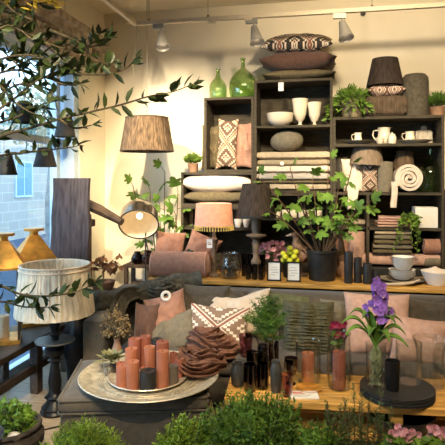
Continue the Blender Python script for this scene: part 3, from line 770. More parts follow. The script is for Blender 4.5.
# row of cups
GP = 'row of small cream cups'
for i in range(6):
    px = 277+i*8.3
    lath('small_cup', ['cream cup at the left end of the row behind the fig leaves','second cream cup from the left in the row','third cream cup from the left in the row','fourth cream cup from the left in the row','fifth cream cup from the left in the row','cream cup at the right end of the row behind the fig leaves'][i], px, 5.16, zFs+.001, [(3,0),(3.4,.5),(3.6,6),(3.7,7.5)], 'cer', 'cup', n=20, group=GP)
for i, px in enumerate((238, 246.5)):
    lath('small_bowl', ['small white cup left of the dark pleated lamp','small white cup touching the dark pleated lamp shade'][i], px, 5.13, zCs+.001, [(2.3,0),(2.6,.5),(3.8,5),(4,8)], 'wcer', 'cup', n=20, group='small white cups on the left shelf')
one('canvas_board', MB().box((-.04,-.01,0), (.04,.01,.20)), 'white', 'pale canvas board standing behind the pink lamp', 'board', (XX(189, 5.3), 5.3, zCs+.001))

# ------------------------------------------------ right shelf: top
zt = zR1+.001
bushy('hanging_fern', 'leafy fern in a glazed pot at the left end of the right shelf top', (XX(352, 5.2), 5.2, zt), .115, .17, mat('speckled_pot', (.22,.18,.11), .35, .4, 25), mat('fern_bright', (.17,.30,.04), .6, .3, 9, transl=.25), .24, .20, 200, .075, .024, droop=.20)
t = T('pouffe', 'brown ribbed velvet pouffe on top of the right shelf', 'pouffe', (XX(384, 5.22), 5.22, zt))
s = k(384, 5.22); a, b_ = 20.5*s, 20*s
MB().rbox((-a, -.17, 0), (a, .17, b_), .05, puff=.008).build('body', 'rustbox', t)
rb = MB()
for i in range(9):
    x = -a+.03+(2*a-.06)*i/8; rb.tube([(x,-.168,.03), (x,-.180,b_*.5), (x,-.168,b_-.03), (x,-.12,b_-.002)], .012, 6)
rb.build('ribs', 'rustbox', t)
flat('scatter_cushion', 'small striped patterned cushion lying on the brown pouffe', 385, 0, 0, 35, 'kil3', group=None) if False else None
mb = MB().pillow(36*s, .26, 13*s, seed=55, ear=.05, wr=.008); mb.v = [(x, zz-.13, -y+6.5*s) for x, y, zz in mb.v]
one('scatter_cushion', mb, kilim('kilim_red', (.16,.075,.05), (.78,.66,.54), (.30,.12,.07), 2.6, 1.4, 8), 'small red and white patterned cushion between pouffe and dark lampshade', 'cushion', (XX(385.5, 5.2), 5.2, zt+b_-.004))
def strandshade(r0, r1, h, n=72, seed=0, amp=.02, th=.004):
    rr = random.Random(seed); md = [1+amp*(rr.random()-.5)*2 for _ in range(n)]
    pr = [(r0, 0), (r0*.995, h*.03), (r0+(r1-r0)*.5, h*.5), (r0+(r1-r0)*.97, h*.97), (r1, h), (r1-th*2, h), (r0+(r1-r0)*.5-th*2, h*.5), (r0-th*2, 0), (r0, 0)]
    return MB().lathe(pr, n, mod=lambda i: md[i])
one('lamp_shade', strandshade(18*s, 12.5*s, 27*s, 90, 3, .012), 'dshade', 'dark brown loose lampshade perched on the patterned cushion', 'lampshade', (XX(385, 5.2), 5.2, zt+b_+11.5*s))
s = k(415, 5.2)
t = T('pleated_panel', 'tall dark drum shade with rounded top on the right shelf top', 'lampshade', (XX(415, 5.18), 5.18, zt))
MB().lathe([(0,0),(11.6*s,0),(12*s,.01),(12.6*s,20*s),(12.9*s,34*s),(12.2*s,39*s),(9.5*s,42*s),(0,42.4*s)], 48, mod=lambda i: 1+.012*(i % 2)).build('shade', mat('dark_olive_weave', (.085,.072,.05), .9, .2, 40, .3, 120), t)
bushy('grassy_pot', 'small grassy plant in a pot at the right end of the shelf top', (XX(437, 5.2), 5.2, zt), .07, .09, 'clay', 'grass', .10, .13, 170, .07, .010, up=1.4)
# jugs shelf
zj = zRa+.001
def jug(label, px, Y, z, wpx, hpx, m='cer', hand=-1, group='cream jugs on the right shelf'):
    s = k(px, Y); r = wpx*s/2; h = hpx*s
    t = T('jug', label, 'jug', (XX(px, Y), Y, z), group=group)
    MB().lathe(shell([(r*.8, 0), (r*.95, h*.06), (r, h*.25), (r*.86, h*.6), (r*.78, h*.82), (r*.9, h)], .005), 28).build('body', m, t)
    MB().tube([(hand*r*.8, 0, h*.86), (hand*r*1.45, 0, h*.82), (hand*r*1.55, 0, h*.55), (hand*r*1.2, 0, h*.3), (hand*r*.93, 0, h*.25)], h*.04, 8).build('handle', m, t)
    MB().leaf((-hand*r*.7, 0, h*.95), (-hand*1, 0, .35), r*.55, r*.7, 0, (0,0,1)).build('spout', m, t)
    return t
jug('small cream jug at the left of the jug shelf', 358, 5.15, zj+.012, 8, 10.5)
jug('tall cream jug, largest on the jug shelf', 384, 5.24, zj, 14, 17)
jug('wide cream jug on the plate beside the grey board', 410, 5.17, zj+.013, 10, 11)
lath('small_bowl', 'small cream cup standing in front of the tall jug', 380, 5.11, zj, [(2.5,0),(3.2,1),(4.5,5),(4.8,6)], 'cer', 'cup')
t = T('lidded_jar', 'cream lidded jar right of the tall jug', 'jar', (XX(392, 5.12), 5.12, zj)); s = k(392, 5.12)
MB().lathe([(0,0),(3.6*s,0),(4.1*s,1*s),(4.1*s,7*s),(3*s,8.5*s),(0,8.5*s)], 24).build('body', 'cer', t)
MB().lathe([(0,8.5*s),(3.2*s,8.5*s),(3.2*s,9.6*s),(1*s,10.4*s),(.9*s,11.2*s),(0,11.5*s)], 24).build('lid', 'cer', t)
pl = [(10,0),(10.5,.3),(15,1.2),(20,2.2),(21,2.6)]
lath('plate', 'wide grey plate at the left of the jug shelf', 358, 5.17, zj, [(r*.95, h*1.3) for r, h in pl], mat('grey_plate', (.4,.35,.27), .4), 'plate', th=.004, group='wide plates on the jug shelf', wm=.85)
lath('plate', 'wide cream plate under the jug at the right of the jug shelf', 415, 5.17, zj, [(r*.95, h*1.3) for r, h in pl], 'cer', 'plate', th=.004, group='wide plates on the jug shelf', wm=.85)
t = T('cutting_board', 'small grey board with a round handle leaning on the jug shelf', 'board', (XX(424, 5.28), 5.28, zj+.002), rx=-.10); s = k(424, 5.34)*1.2
mb = MB(); out = [(-6.5,0),(6.5,0),(6.5,10),(5.5,11.5),(2.4,12),(2.4,14),(1.6,15),(0,15.4),(-1.6,15),(-2.4,14),(-2.4,12),(-5.5,11.5),(-6.5,10)]
vs = [(x*s, -.008, z*s) for x, z in out]+[(x*s, .008, z*s) for x, z in out]; n_ = len(out)
mb._add(vs, [tuple(range(n_)), tuple(range(2*n_-1, n_-1, -1))]+[(i, (i+1) % n_, (i+1) % n_+n_, i+n_) for i in range(n_)])
mb.build('board', mat('grey_wood', (.46,.41,.33), .7, .2, 10, stretch=(8,1,1)), t, smooth=False)
# quilts shelf
zq = zRb+.001
cushion('throw_cushion', 'dark grey cushion bent upright at the left of the quilt shelf', 341, 0, 5.27, 18, 46, 'dgrey', .11, lean=-.06, zb=zq, seed=61, ear=.08, ry=.08)
cushion('scatter_cushion', 'cream cushion standing under the taupe lampshade', 354, 0, 5.2, 20, 34, 'white', .09, lean=-.1, zb=zq, seed=62, ear=.04, group='cushions on the quilt shelf', ry=-.08)
cushion('scatter_cushion', 'zigzag patterned brown cushion between cream cushion and grey roll', 370, 0, 5.18, 15, 32, 'kil3', .09, lean=-.1, zb=zq, seed=63, ear=.05, group='cushions on the quilt shelf')
s = k(385, 5.2)
t = T('rolled_throw', 'grey brown throw rolled upright beside the small brown lampshade', 'throw', (XX(385, 5.19), 5.19, zq))
mb = MB().roll(7.5*s, 30*s, 3); mb.v = [(y, z-7.5*s, x+15*s) for x, y, z in mb.v]; mb.build('cloth', 'grey', t)
one('lamp_shade', strandshade(17.5*s, 13.5*s, 18*s, 90, 5, .008), 'tshade', 'wide taupe lampshade resting on the upright cushions', 'lampshade', (XX(366, 5.24), 5.24, zq+27*s), ry=.06)
one('lamp_shade', strandshade(11*s, 8*s, 19*s, 70, 6, .015), 'raffia', 'small brown strand lampshade behind the rolled cream quilt', 'lampshade', (XX(403, 5.3), 5.3, zq+22*s), ry=.1)
one('box', MB().rbox((-.09,-.05,0), (.09,.05,22*s-.002), .01), 'dgrey', 'dark box under the small brown lampshade on the quilt shelf', 'box', (XX(403, 5.34), 5.34, zq))
mb = MB().roll(13.5*s, .30, 3.6, wr=.008); mb.v = [(y, x, z) for x, y, z in mb.v]
one('rolled_quilt', mb, 'white', 'thick cream quilt rolled up showing its spiral end', 'quilt', (XX(407, 5.2), 5.21, zq))
mb = MB().drape(lambda u, v: ((v-.5)*.055+.006*math.sin(u*5), -.004-.014*u+.004*math.sin(v*9), .10-.24*u), 14, 8, .005)
one('quilt_strap', mb, 'white', 'loose cream quilt end hanging over the shelf edge', 'quilt', (XX(394, 5.03), 5.035, zq))
mb = MB().drape(lambda u, v: ((v-.5)*.12*(1-.5*u)+.01*math.sin(u*4), -.01*math.sin(v*PI*3)*u-.006, .12-.26*u-.05*u*abs(v-.5)), 14, 12, .005)
one('hanging_cloth', mb, 'white', 'cream cloth corner hanging off the quilt shelf under the taupe lampshade', 'cloth', (XX(352, 5.03), 5.033, zq))
# bays below
zl = zRc+.001; s = k(390, 5.2)
GR = 'folded cloths in the right lower bay'
one('folded_cloth', MB().fold(26*s, .26, 5*s, 2), 'rose', 'pair of pink folded cloths below the quilt shelf, lower one', 'cloth', (XX(389, 5.2), 5.2, zl), group='pink folded cloths', rz=.05)
one('folded_cloth', MB().fold(23*s, .24, 5*s, 2), mat('pale_pink_linen', (.55,.33,.27), .95, .08, 30, .2, 150), 'pink folded cloth on top of the other pink cloth', 'cloth', (XX(390, 5.2), 5.2, zl+5.2*s), group='pink folded cloths', rz=-.08)
one('box', MB().rbox((-10.5*s,-.10,0), (10.5*s,.10,20*s), .006), 'paper', 'square white box below the green demijohn', 'box', (XX(424.5, 5.18), 5.18, zl))
x9 = RX1+.004+.3
YE = 5.2
zz = ZZ(440, 226, S0)+.001
for i, (m, lab) in enumerate((('white', 'pale folded blanket, lowest at the right photo edge'), ('mauve2', 'brown mauve folded blanket on the pale one at the right photo edge'), ('grey', 'grey folded blanket on the brown mauve one at the right photo edge'), ('mauve', 'topmost mauve folded blanket at the right photo edge'))):
    one('folded_blanket', MB().fold(.5, .32, .055+.03*(i == 0), 1), m, lab, 'blanket', (x9, YE, zz), group='folded blankets at the right edge'); zz += .0565+.03*(i == 0)
# trailing plant
t = T('trailing_plant', 'bright green trailing plant spilling down between the cloth shelves', 'potted plant', (XX(408, 5.12), 5.12, zl))
MB().lathe(shell([(.04,0),(.05,.07)], .005), 20).build('pot', 'clay', t)
lv = MB(); st = MB()
for i in range(15):
    a = rnd(-PI, 0) if i % 4 else rnd(0, PI); q = rnd(.05, .11); drop = rnd(-.08, .30)
    pts = [(0,0,.06), (q*.6*math.cos(a), q*.6*math.sin(a)-.03, .12), (q*math.cos(a), -.10-.03*R.random(), .06-drop*.4), (q*1.1*math.cos(a)+rnd(-.02,.02), -.115-.03*R.random(), .04-drop)]
    st.tube(pts, .002, 4)
    for j in range(26):
        f = j/25*2.999; i0 = int(f); p = Vector(pts[i0]).lerp(Vector(pts[i0+1]), f-i0)
        lv.leaf(p, (R.gauss(0,1), R.gauss(0,1)-.5, R.gauss(0,1)), rnd(.025,.04), rnd(.018,.028), .1)
st.build('stem', 'stem', t); lv.build('leaves', 'basil', t)
# bottom bay of right shelf
zb_ = zRd+.001; s = k(392, 5.2)
GQ = 'folded blankets in the bottom right bay'
zz = ZZ(392, 258, 5.06)
one('rolled_blanket', MB().roll(.062, .80, 2.6), 'rose', 'pale pink rolled cloth below the folded olive blankets', 'blanket', (XX(396, 5.16), 5.16, zb_+.13), group=None)
one('storage_box', MB().rbox((-.36,-.13,0), (.36,.13,.128), .01), 'blackm', 'dark flat box under the pink rolled cloth', 'box', (XX(396, 5.2), 5.2, zb_))
zz = zb_+.256
for i, (m, lab, w) in enumerate((('olive', 'dark olive blanket, lowest of the folded pile on the pink roll', 37), ('grey', 'grey folded blanket second from the bottom of the pile above the pink roll', 37), ('olive', 'olive folded blanket with a pale tassel in the pile', 36), ('grey', 'grey folded blanket just below the beige one', 35), ('beige', 'beige folded blanket topping the pile above the pink roll', 35))):
    hh = 4.6*s
    one('folded_blanket', MB().fold(w*s, .28, hh, 1), m, lab, 'blanket', (XX(391, 5.2), 5.2, zz), group=GQ); zz += hh+.001
one('rolled_blanket', MB().roll(7.5*s, .34, 3), 'mauve', 'mauve rolled blanket above the white bowl at the right photo edge', 'blanket', (XX(437, 5.15)+.05, 5.15, zb_+.14+.12+.002), group='rolled blankets at the right')
one('rolled_blanket', MB().roll(6*s, .34, 3), 'grey', 'grey rolled blanket under the mauve roll at the right photo edge', 'blanket', (XX(437, 5.15)+.05, 5.15, zb_+.135), group='rolled blankets at the right')
# left bay: rolls and cushion
s = k(350, 5.2)
mb = MB().roll(8.5*s, 46*s, 3); mb.v = [(y, z-8.5*s, x+23*s) for x, y, z in mb.v]
one('rolled_blanket', mb, 'rose', 'pale pink blanket rolled and standing beside the black candles', 'blanket', (XX(356.5, 5.17), 5.17, zb_))
mb = MB().roll(7.5*s, 40*s, 3); mb.v = [(y, z-7.5*s, x+20*s) for x, y, z in mb.v]
one('rolled_blanket', mb, 'mauve', 'mauve blanket rolled and standing behind the fig plant pot', 'blanket', (XX(341, 5.2), 5.2, zb_))
for i, (m, lab) in enumerate((('beige', 'beige folded cloth high in the bay behind the fig leaves'), ('dgrey', 'dark folded cloth under the beige one behind the fig leaves'))):
    one('folded_cloth', MB().fold(28*s, .2, .05, 1), m, lab, 'cloth', (XX(351, 5.34), 5.34-.02, zb_+.51-.052*i), group='cloths behind the fig leaves')
one('storage_box', MB().rbox((-.13,-.05,0), (.13,.05,.455), .01), 'dgrey', 'tall dark box at the back of the bay behind the rolled blankets', 'box', (XX(351, 5.35), 5.36, zb_))
# ================================================================== ON THE CONSOLE TABLE
YK = 4.62; ZK = ZCON+.001
def turned(prof, s, n=28): return [(r*s, h*s) for r, h in prof]
# pink tasselled lamp
s = k(213, YK)
t = T('table_lamp', 'lit pink table lamp with a yellow tassel trim', 'lamp', (XX(214, YK), YK, ZK), group='table lamps on the console')
MB().lathe(turned([(0,0),(6,0),(6,2),(3,4),(2.2,8),(3.2,12),(2,16),(1.8,26),(2.8,30),(4,34),(4.2,37),(2,39),(1.5,44),(1.5,52),(0,52)], s), 24).build('base', 'lturn', t)
h0 = 51*s
MB().lathe([(19.5*s, h0), (18*s, h0+22*s), (17.6*s, h0+22*s), (19.1*s, h0), (19.5*s, h0)], 48).build('lamp_shade', 'pshade', t)
tr = MB()
for i in range(44):
    a = 2*PI*i/44; x, y = 19.4*s*math.cos(a), 19.4*s*math.sin(a)
    tr.ball((x, y, h0-.006), .009, 6); tr.lathe([(.002,-.012),(.007,-.04),(0,-.042)], 6, c=(x, y, h0))
tr.build('tassel_trim', mat('yellow_tassel', (.72,.55,.16), .9, .15, 20), t)
MB().ball((0,0,h0+8*s), .028, 8).build('bulb', 'bulb', t)
tg = T('price_tag', 'cream price tag tied to the stem of the pink lamp', 'tag', (XX(209.5, 4.55), 4.55, ZZ(209.5, 248, 4.55)))
MB().box((-.026,-.002,0), (.026,0,.08)).build('card', 'paper', tg, smooth=False); MB().box((-.018,-.0032,.03), (.018,-.0021,.04)).box((-.018,-.0032,.05), (.01,-.0021,.056)).build('print', 'mauve', tg, smooth=False)
MB().tube([(0,-.001,.078), (.005,.01,.13), (.012,.03,.16)], .002, 4).build('string', 'wire', tg)
# dark pleated lamp
s = k(254, YK)
t = T('table_lamp', 'turned wood table lamp with a dark pleated shade', 'lamp', (XX(256, YK), YK, ZK), group='table lamps on the console')
MB().lathe(turned([(0,0),(7,0),(7,2.5),(4,4.5),(3,9),(4.8,14),(5,17),(3,20),(2.6,24),(3.3,30),(3.6,36),(2.6,38),(6,40.5),(10,42),(10,43.5),(4,44.5),(3.8,47),(4.6,50),(4.6,58),(3.2,60),(1.5,62),(1.5,74),(0,74)], s), 28).build('base', 'lturn', t)
md = lambda i: 1+.018*(i % 2)
MB().lathe([(20*s, 61*s), (13.2*s, 94*s), (12.8*s, 94*s), (19.6*s, 61*s), (20*s, 61*s)], 120, mod=md).build('lamp_shade', 'dshade', t)
MB().lathe([(20.4*s, 60.4*s),(20.5*s,62.4*s),(19.9*s,62.4*s),(19.9*s,60.4*s),(20.4*s,60.4*s)], 48).build('shade_band', 'blackm', t)
MB().tube([(0,0,74*s),(0,0,93*s)], .004, 6).build('rod', 'wire', t)
# glass jar with dark contents
s = k(230, 4.56)
t = T('glass_jar', 'round clear glass jar filled with dark balls on the console', 'jar', (XX(230, 4.56), 4.56, ZK))
MB().lathe(shell(turned([(8,0),(9.5,2),(10.8,7),(10.8,14),(9.2,20),(8.6,23),(9.6,25.5)], s), .004), 32).build('body', 'glass', t)
mb = MB()
for i in range(34): a = rnd(0,2*PI); q = .062*R.random()**.5; mb.ball((q*math.cos(a), q*math.sin(a), .03+.02*(i//6)), .017, 6)
mb.build('contents', mat('dark_cones', (.06,.05,.04), .6, .4, 20), t)
# dark glass row
GG = 'dark plum glasses in a row on the console'
labs = ['dark plum glass beside the round jar, back row', 'dark plum glass second from the round jar, back row', 'dark plum glass third from the round jar, back row', 'dark plum glass next to the framed cards, back row',
        'dark plum glass nearest the round jar, front row', 'dark plum glass middle of the front row on the console', 'dark plum glass nearest the framed cards, front row']
for i in range(7):
    px, Y, h = (244+i*6.2, 4.68, 22) if i < 4 else (248+(i-4)*6.6, 4.54, 15)
    lath('tumbler', labs[i], px, Y, ZK, [(2.3,0),(2.6,.8),(2.9,h*.5),(3.1,h)], 'dglass', 'glass', n=20, th=.003, group=GG)
# framed cards
GC2 = 'small black framed cards on the console'
for i, px in enumerate((274, 293.5)):
    s = k(px, 4.5); w, h = 7*s, 19.5*s
    t = T('framed_card', ['black framed white card beside the dark glasses', 'black framed white card beside the black plant pot'][i], 'picture frame', (XX(px, 4.5), 4.50, ZK+.002), .05-.06*i, GC2, rx=-.10)
    b = .011; fm = MB()
    fm.box((-w, -.008, 0), (w, .008, b)).box((-w, -.008, h-b), (w, .008, h)).box((-w, -.008, b), (-w+b, .008, h-b)).box((w-b, -.008, b), (w, .008, h-b)); fm.build('frame', 'black', t, smooth=False)
    MB().box((-w+b, .0, b), (w-b, .006, h-b)).build('card', 'paper', t, smooth=False)
    ln = MB()
    for j, (a, c_) in enumerate(((-.5,.4), (-.6,.5), (-.4,.6), (-.55,.2))): ln.box((a*w, -.0012, h*.68-j*.022), (c_*w, -.0002, h*.68-j*.022+.004))
    ln.build('print', 'ink', t, smooth=False)
# lime fruit in a dark bowl behind the cards
s = k(289, 4.66)
t = T('fruit_cup', 'dark cup heaped behind the framed cards', 'bowl', (XX(290, 4.70), 4.70, ZK))
MB().lathe(shell([(.05,0),(.06,.02),(.078,.10),(.082,.135)], .006), 28).build('body', 'black', t)
GL2 = 'lime green fruits heaped in the cup'
spots = [(-.045,.02,.075),(.0,-.035,.08),(.045,.0,.078),(.0,.045,.08),(-.03,-.03,.105),(.03,-.03,.108),(.03,.035,.11),(-.03,.035,.11),(0,0,.135),(-.045,0,.125),(.04,0,.14),(0,-.02,.165)]
fl = ['at the left of the heap','at the front of the heap','at the right of the heap','at the back of the heap','low at the front left','low at the front right','high at the back right','high at the back left','in the middle of the heap','on the upper left of the heap','on the upper right of the heap','topmost of the heap']
for i, (x, y, z) in enumerate(spots):
    one('lime_fruit', MB().ball((0,0,0), .029, 8, (1,1,.95)), 'lime', 'yellow green fruit '+fl[i]+' behind the framed cards', 'fruit', (XX(290, 4.70)+x*1.3, 4.70+y*1.1, ZK+z*1.25+.055), group=GL2)
# goose figure
s = k(297, 4.78)
t = T('bird_figure', 'brown clay bird figure with long neck under the fig leaves', 'figurine', (XX(298, 4.80), 4.80, ZK))
mb = MB(); mb.tube([(.10,0,.14), (.07,0,.17), (.02,0,.20), (-.01,0,.27), (-.02,0,.34), (-.035,0,.375), (-.06,0,.375)], [.02,.075,.085,.055,.028,.03,.016], 16); mb.build('body', 'clay', t)
MB().tube([(-.06,0,.373), (-.11,0,.36)], [.014,.004], 8).build('beak', 'cream', t)
MB().lathe([(0,0),(.06,0),(.06,.015),(.012,.03),(.012,.16),(0,.16)], 20, c=(.03,0,0)).build('stand', 'rust', t)
# pink flowering plant
t = T('pink_flower_pot', 'pink flowering plant behind the dark glasses and framed cards', 'potted plant', (XX(272, 4.86), 4.86, ZK))
MB().lathe(shell([(.05,0),(.065,.08)], .006), 20).build('pot', 'clay', t)
st = MB(); lv = MB()
for i in range(42):
    fl_ = MB()
    a = rnd(0,2*PI); q = R.random()**.5; p = Vector((.17*q*math.cos(a)+.0, .08*q*math.sin(a)-.03, .13+.16*R.random()))
    st.tube([(0,0,.07), (p.x*.5, p.y*.5, .1), p], .002, 4)
    for j in range(6): b = 2*PI*j/6; fl_.leaf(p, (math.cos(b), -.6, math.sin(b)), .034, .026, -.1, (0,-1,.2))
    fl_.build('flower', 'pinkp', t)
    if i % 2: lv.leaf(p-Vector((0,0,.04)), (R.gauss(0,1), -1, R.gauss(0,.4)), .05, .03)
st.build('stem', 'stem', t); lv.build('leaves', 'shrubd', t)
# fig plant in black pot
def fig_plant(name, label, loc, potr, poth, potm, leaders, L, leafm='figl', nleaf=7):
    t = T(name, label, 'potted plant', loc)
    MB().lathe(shell([(potr*.86,0),(potr*.93,poth*.3),(potr,poth*.9),(potr*1.05,poth*.92),(potr*1.05,poth)], potr*.08), 32).build('pot', potm, t)
    MB().lathe([(0,poth*.88),(potr*.9,poth*.88)], 24).build('soil', 'soil', t)
    for e, bend in leaders:
        e = Vector(e); b = Vector((e.x*.12, e.y*.12, poth*.86)); m_ = (b+e)/2+Vector(bend)
        pts = [b*(1-f)**2+m_*2*f*(1-f)+e*f*f for f in [i/8 for i in range(9)]]
        st = MB().tube(pts, [.008-.0005*i for i in range(9)], 6); lv = MB()
        for i in range(nleaf):
            f = .32+.68*i/(nleaf-1); q = min(int(f*8), 7); p = pts[q].lerp(pts[q+1], f*8-q)
            a = i*2.4+rnd(-.4,.4); d = Vector((math.cos(a), math.sin(a)*.8-.25, rnd(.0,.5)+(1.2 if i == nleaf-1 else 0)))
            pe = p+d.normalized()*L*rnd(.3,.6); st.tube([p, pe], .003, 4)
            lv.figleaf(pe, d+Vector((0,-.2,-.35)), Vector((R.gauss(0,.35), -.75+R.gauss(0,.3), .75)), L*rnd(.75,1.2))
        s_ = st.build('stem', 'dstem', t); lv.build('leaves', leafm, s_)
    return t
s = k(322, 4.66)
def rel(px, py, Y, o): return at(px, py, Y)-Vector(o)
ol = (XX(322, 4.66), 4.66, ZK)
fig_plant('fig_plant', 'leafy fig plant in a black pot standing on the console', ol, 15*s, 30*s, 'potz',
    [(rel(290, 168, 4.55, ol), (-.05,0,.1)), (rel(268, 210, 4.5, ol), (-.05,-.05,.12)), (rel(312, 178, 4.6, ol), (0,0,.05)), (rel(338, 190, 4.55, ol), (.05,0,.1)), (rel(352, 215, 4.5, ol), (.05,-.05,.14)), (rel(304, 205, 4.5, ol), (-.03,-.05,.1)), (rel(328, 160, 4.7, ol), (.03,0,.05)), (rel(352,166,4.6,ol), (.05,0,.1)), (rel(368,205,4.5,ol), (.06,-.03,.2)), (rel(258,178,4.55,ol), (-.06,0,.2))], .105, nleaf=6)
one('vase', MB().lathe(shell(turned([(4,0),(7,6),(7.6,14),(4,28),(2.4,38),(3,44)], s), .005), 28), 'clay', 'tall clay vase behind the fig plant pot', 'vase', (XX(341, 4.84), 4.84, ZK))
# black candles
GBK = 'black pillar candles on the console'
def candle(name, label, x, y, z, r, h, m, group=None, cat='candle'):
    t = T(name, label, cat, (x, y, z), group=group)
    MB().lathe([(0,0),(r*.97,0),(r,.004),(r,h-.005),(r*.96,h),(r*.6,h-.003),(r*.2,h-.007),(0,h-.007)], 24).build('wax', m, t)
    MB().tube([(0,0,h-.008),(.001,0,h+.004),(.004,0,h+.011)], .0016, 5).build('wick', 'wire_b', t)
    return t
for px, w, h, lab in ((348.5, 8.5, 31, 'tallest black candle, beside the pink standing roll'), (358, 8, 25, 'second tallest black candle in the descending row'), (367.5, 9, 20, 'third tallest black candle in the descending row'), (376.5, 8, 13.5, 'shortest black candle, at the right end of the row')):
    s = k(px, 4.54); candle('pillar_candle', lab, XX(px, 4.54), 4.54+(.03 if px in (358, 376.5) else 0), ZK, w*s/2, h*s, 'dwax', GBK)
# crockery at right
def platew(label, px, Y, z, r, h, m='wcer', name='plate', cat='plate', group='white crockery stack', th=.004):
    return one(name, MB().lathe(shell([(r*.55,0),(r*.6,.002),(r*.9,h*.7),(r,h)], th), 36), m, label, cat, (XX(px, Y), Y, z), group=group)
s = k(403, 4.62); z = ZK
for i in range(2): platew(['wide grey platter, lowest under the white bowls', 'wide grey platter on top of the other platter'][i], 400+i*2, 4.68, z, 22*s, .014, mat('grey_stoneware', (.22,.19,.15), .5, .2, 10), group='grey platters'); z += .0145
for i in range(3): platew(['lowest white plate bowl in the stack','second white plate bowl in the stack','third white plate bowl in the stack'][i], 402, 4.66, z, 13*s, .046, name='bowl', cat='bowl'); z += .019
z += .028
for i in range(4): platew(['lowest small white bowl on the plate bowls','second small white bowl in the stack','third small white bowl in the stack','topmost small white bowl in the stack'][i], 403, 4.66, z, (10.6+.1*i)*s, .05, name='bowl', cat='bowl'); z += .019
s = k(436, 4.58)
platew('large white bowl holding a cream cloth at the right end', 437, 4.60, ZK, 15.5*s, .115, name='bowl', cat='bowl', group=None, th=.006)
one('cloth', MB().heap(.22, .20, .06, folds=.02, seed=12), 'white', 'crumpled cream cloth inside the large white bowl', 'cloth', (XX(437, 4.6), 4.6, ZK+.075))
one('driftwood', MB().tube([(-.16,0,.012),(-.06,-.01,.016),(.04,.0,.02),(.12,.01,.035),(.17,.0,.06)], [.006,.012,.014,.011,.004], 8), 'beige', 'pale twisted driftwood stick in front of the white bowls', 'driftwood', (XX(398, 4.49), 4.475, ZK))

# ================================================================== TRAY AND CANDLES
PT = on(149.5, 375.5, ZO+.02); s = .50/81
ZTR = ZO
TS = .42/.502
t = T('metal_tray', 'huge round antique metal tray on the ottoman', 'tray', (PT.x, PT.y, ZTR))
MB().lathe([(0,0),(.38,.0),(.43,.008),(.475,.022),(.497,.030),(.502,.034),(.497,.038),(.47,.031),(.43,.017),(.40,.0095),(.38,.0075),(0,.006)], 80, mod=lambda i: TS).build('dish', 'silver', t)
rg = MB()
for r in (.36, .33, .45): rg.lathe([(r-.003, .0068+.012*(r > .4)), (r, .010+.014*(r > .4)), (r+.003, .0068+.016*(r > .4))], 72, mod=lambda i: TS)
for i in range(60):
    a = 2*PI*i/60; rg.ball((.345*TS*math.cos(a), .345*TS*math.sin(a), .0075), .007, 5, (1,1,.4))
rg.build('engraving', mat('tray_ornament', (.45,.38,.26), .5, .2, 20, metal=.7), t)
zc_ = ZTR+.0115
PC = on(148, 378, zc_); rp = 39.5*k(148, PC.y)
t = T('round_plate', 'round pale plate under the terracotta candles on the tray', 'plate', (PC.x, PC.y, zc_))
MB().lathe([(0,0),(rp*.8,0),(rp*.95,.008),(rp,.016),(rp*.985,.02),(rp*.93,.013),(rp*.8,.006),(0,.006)], 56).build('dish', mat('pale_tray_metal', (.66,.56,.42), .4, .15, 25, metal=.5), t)
zc_ += .0085
GT = 'pillar candles on the round plate'
cand = [(119.5,389.5,13,20,'terra','short terracotta candle at the front left of the plate'),(132.5,391,13.2,27,'terra','terracotta candle at the front left, beside the short one'),
 (129,380,12.6,29,'terra','terracotta candle in the second row at the left'),(134,371,12.6,30,'terra2','tall terracotta candle at the back left of the plate'),
 (145.5,368,11,30,'terra2','terracotta candle at the very back of the plate'),(148.5,379,11.6,30,'terra','terracotta candle in the middle of the plate'),
 (159,389.5,12.8,36,'terra','tallest terracotta candle, at the front centre right'),(162.5,374,13,30,'terra2','tall terracotta candle behind the tallest one'),
 (143.8,384,9.5,14,'terra2','small terracotta candle half hidden in the middle of the plate'),(120.8,379,9,14,'terra2','small terracotta candle behind the front left one'),
 (171.5,373,8,18,'terra2','slim terracotta candle at the back right of the plate'),(178.5,379,9.5,18,'terra2','terracotta candle at the right end behind the dark one'),
 (148.5,391.2,16.5,18,'dwax','dark grey oval candle at the front of the plate'),(172.8,387.5,11.5,18,'gwax','dark grey candle at the right of the plate'),
 (155.5,366,11.5,27,'dwax','dark candle at the back between the terracotta ones')]
placed = []
for px, pyb, w, h, m, lab in cand:
    p = on(px, pyb-1.5, zc_); s_ = k(px, p.y); r = w*s_/2
    p.y += r*.6
    placed.append([p, r, h*s_, m, lab])
for it in range(60):      # keep neighbours just clear of one another and on the plate
    for i in range(len(placed)):
        for j in range(i):
            a, b_ = placed[i], placed[j]; d = a[0]-b_[0]; d.z = 0; need = a[1]+b_[1]+.002
            if d.length < need:
                mv = d.normalized()*((need-d.length)/2); a[0] += mv; b_[0] -= mv
        d = placed[i][0]-PC; d.z = 0
        if d.length > rp*.93-placed[i][1]: placed[i][0] -= d.normalized()*(d.length-(rp*.93-placed[i][1]))
for p, r, h, m, lab in placed: candle('pillar_candle', lab, p.x, p.y, zc_, r, h, m, GT)
# brown scarf on tray and ottoman
PS = on(198, 374, ZTR+.03)
one('gauze_scarf', MB().coil(.14, .12, .015, 2.6, .11, 2.1), 'scarf', 'brown gauze scarf heaped at the right of the tray', 'scarf', (PS.x+.0, PS.y+.09, ZTR+.036), .3)
PS2 = on(203, 345, ZTR+.10)
one('gauze_scarf', MB().coil(.15, .09, .03, 2.4, .16, 5.3), 'scarf', 'brown gauze scarf bunched behind, against the patterned cushion', 'scarf', (PS2.x+.0, 3.60, ZS+.012), -.2)
